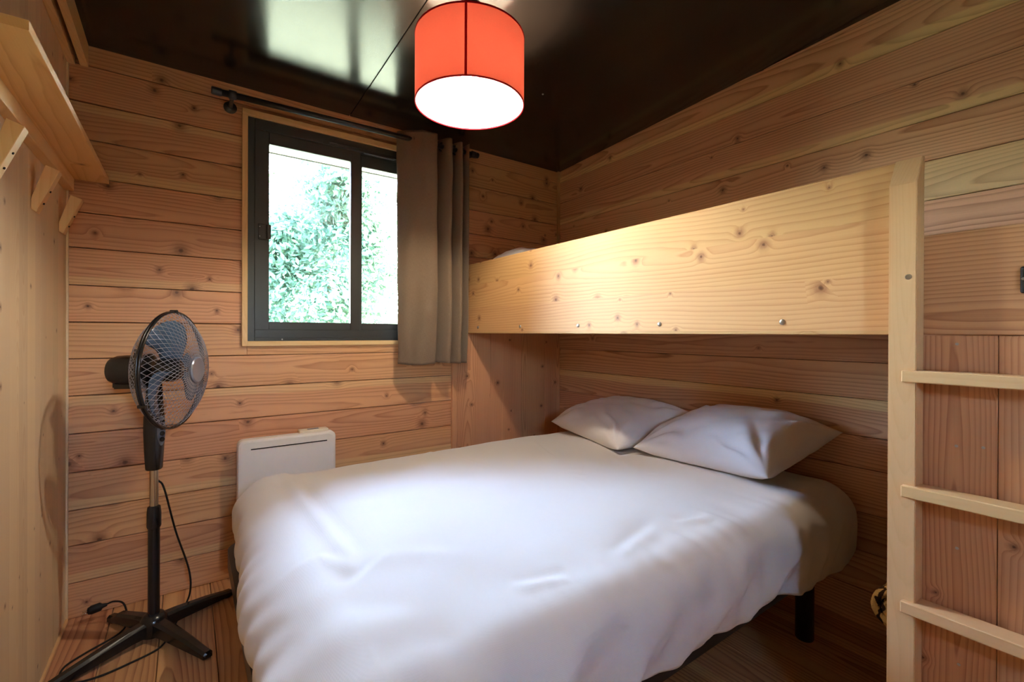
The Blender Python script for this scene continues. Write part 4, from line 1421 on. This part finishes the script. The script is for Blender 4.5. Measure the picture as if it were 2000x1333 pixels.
# ================================================================== FOLDED FLEECE BEHIND THE LADDER
bx = thing('storage_box', 'low wooden box in the dark corner behind the ladder post', 'box', (1.93, .2, ZF))
for a, b in (((1.74, -.05, ZF + .002), (1.76, .44, -.935)), ((2.13, -.05, ZF + .002), (2.15, .44, -.935)), ((1.76, -.05, ZF + .002), (2.13, -.03, -.935)), ((1.76, .42, ZF + .002), (2.13, .44, -.935))):
    wbar('side', a, b, M['panel'], bx, .002, tone=-.2)
wbar('lid', (1.735, -.055, -.935), (2.155, .445, -.915), M['panel'], bx, .002, tone=-.2)
bm = bmesh.new()
# a folded blanket seen on its rounded fold: nested U-shaped layers running along x
fx0, fx1 = 1.775, 2.12
def ulayer(bm, r, th, yc, zc, x0, x1, tail, seg=14):
    pts_o, pts_i = [], []
    for k in range(seg + 1):
        a = R(-90 + 180 * k / seg)
        pts_o.append((yc + r * math.cos(a) * 1.25, zc + r * math.sin(a)))
        pts_i.append((yc + (r - th) * math.cos(a) * 1.25, zc + (r - th) * math.sin(a)))
    pts_o = [(yc - tail, zc - r)] + pts_o + [(yc - tail, zc + r)]
    pts_i = [(yc - tail, zc - r + th)] + pts_i + [(yc - tail, zc + r - th)]
    rows = []
    NX = 10
    for q in range(NX + 1):
        x = x0 + (x1 - x0) * q / NX
        wob = .004 * math.sin(q * 1.7 + r * 90)
        rows.append(([bm.verts.new((x, y + wob, z)) for y, z in pts_o], [bm.verts.new((x, y + wob, z)) for y, z in pts_i]))
    m_ = len(pts_o)
    for (o1, i1), (o2, i2) in zip(rows, rows[1:]):
        for k in range(m_ - 1):
            bm.faces.new((o1[k], o1[k + 1], o2[k + 1], o2[k]))
            bm.faces.new((i1[k], i2[k], i2[k + 1], i1[k + 1]))
    for o1, i1 in (rows[0], rows[-1]):
        for k in range(m_ - 1): bm.faces.new((o1[k], i1[k], i1[k + 1], o1[k + 1]))
for r_, th in ((.064, .018), (.044, .015), (.027, .013)):
    ulayer(bm, r_, th, .455, -.849, fx0 + (.064 - r_) * .2, fx1, .30)
bmesh.ops.recalc_face_normals(bm, faces=bm.faces)
fo = from_bm('blanket', bm, M['fleece'], None, True)
tag(fo, 'folded tan and black striped fleece blanket peeping out behind the ladder post', 'blanket')

# ================================================================== OUTSIDE
gd = box('ground', (-25, YB + .12, ZF - .45), (30, 40, ZF - .35), M['gravel'])
structure(gd, 'pale gravel ground outside the window', 'ground')
gd2 = box('ground', (-25, -25, ZF - .45), (30, YF - .1, ZF - .35), M['gravel'])
structure(gd2, 'pale gravel ground outside the added front hatch', 'ground')

def tree(x, y, rad, h, zc, nl, m, label, seed, leaf=.06):
    rnd = random.Random(seed)
    zg = ZF - .35
    t = thing('tree', label, 'tree', (x, y, zg), 'trees outside the window')
    tube('trunk', [(x, y, zg), (x + .05, y, zg + h * .3), (x - .04, y + .05, zg + h * .6)], [.11, .085, .04], M['bark'], t, 10)
    V, Fc = [], []
    blobs = []
    for k in range(40):
        a = rnd.uniform(0, 2 * math.pi)
        q = rnd.uniform(0, 1) ** .5 * rad * .8
        zz_ = zg + h * rnd.uniform(.24, .95)
        taper = 1 - .35 * abs((zz_ - zg) / h - .45) * 2
        blobs.append((Vector((x + q * math.cos(a) * taper, y + q * math.sin(a) * taper, zz_)), rad * rnd.uniform(.28, .5)))
    for k in range(nl):
        c, br_ = blobs[rnd.randrange(len(blobs))]
        d = Vector((rnd.gauss(0, 1), rnd.gauss(0, 1), rnd.gauss(0, 1))).normalized()
        p = c + d * br_ * rnd.uniform(.25, 1.05)
        s_ = leaf * rnd.uniform(.6, 1.35)
        nrm_ = (d + Vector((rnd.gauss(0, .6), rnd.gauss(0, .6), rnd.gauss(0, .6) + .4))).normalized()
        u_ = nrm_.orthogonal().normalized()
        u_ = Matrix.Rotation(rnd.uniform(0, 6.28), 3, nrm_) @ u_
        v_ = nrm_.cross(u_)
        b0 = len(V)
        V.extend([p - u_ * s_ * .9, p + v_ * s_ * .38 + nrm_ * s_ * .08, p + u_ * s_ * .9, p - v_ * s_ * .38 + nrm_ * s_ * .08])
        Fc.append((b0, b0 + 1, b0 + 2, b0 + 3))
    o = raw('foliage', V, Fc, m, t)
    o['kind'] = 'stuff'
tree(1.78, 7.2, 1.4, 4.2, 0, 24000, M['leaf2'], 'large leafy green tree filling most of the window view', 1)
tree(4.6, 8.3, 1.2, 4.3, 0, 7000, M['leaf'], 'leafy green tree outside behind the curtain, to the right of the large one', 2)
tree(-1.5, 8.4, 1.4, 4.4, 0, 4500, M['leaf'], 'leafy green tree beyond the left edge of the window frame', 3)
tree(2.1, 11.0, 1.5, 5.1, 0, 10000, M['leaf'], 'pale green tree standing further back behind the large one', 4)
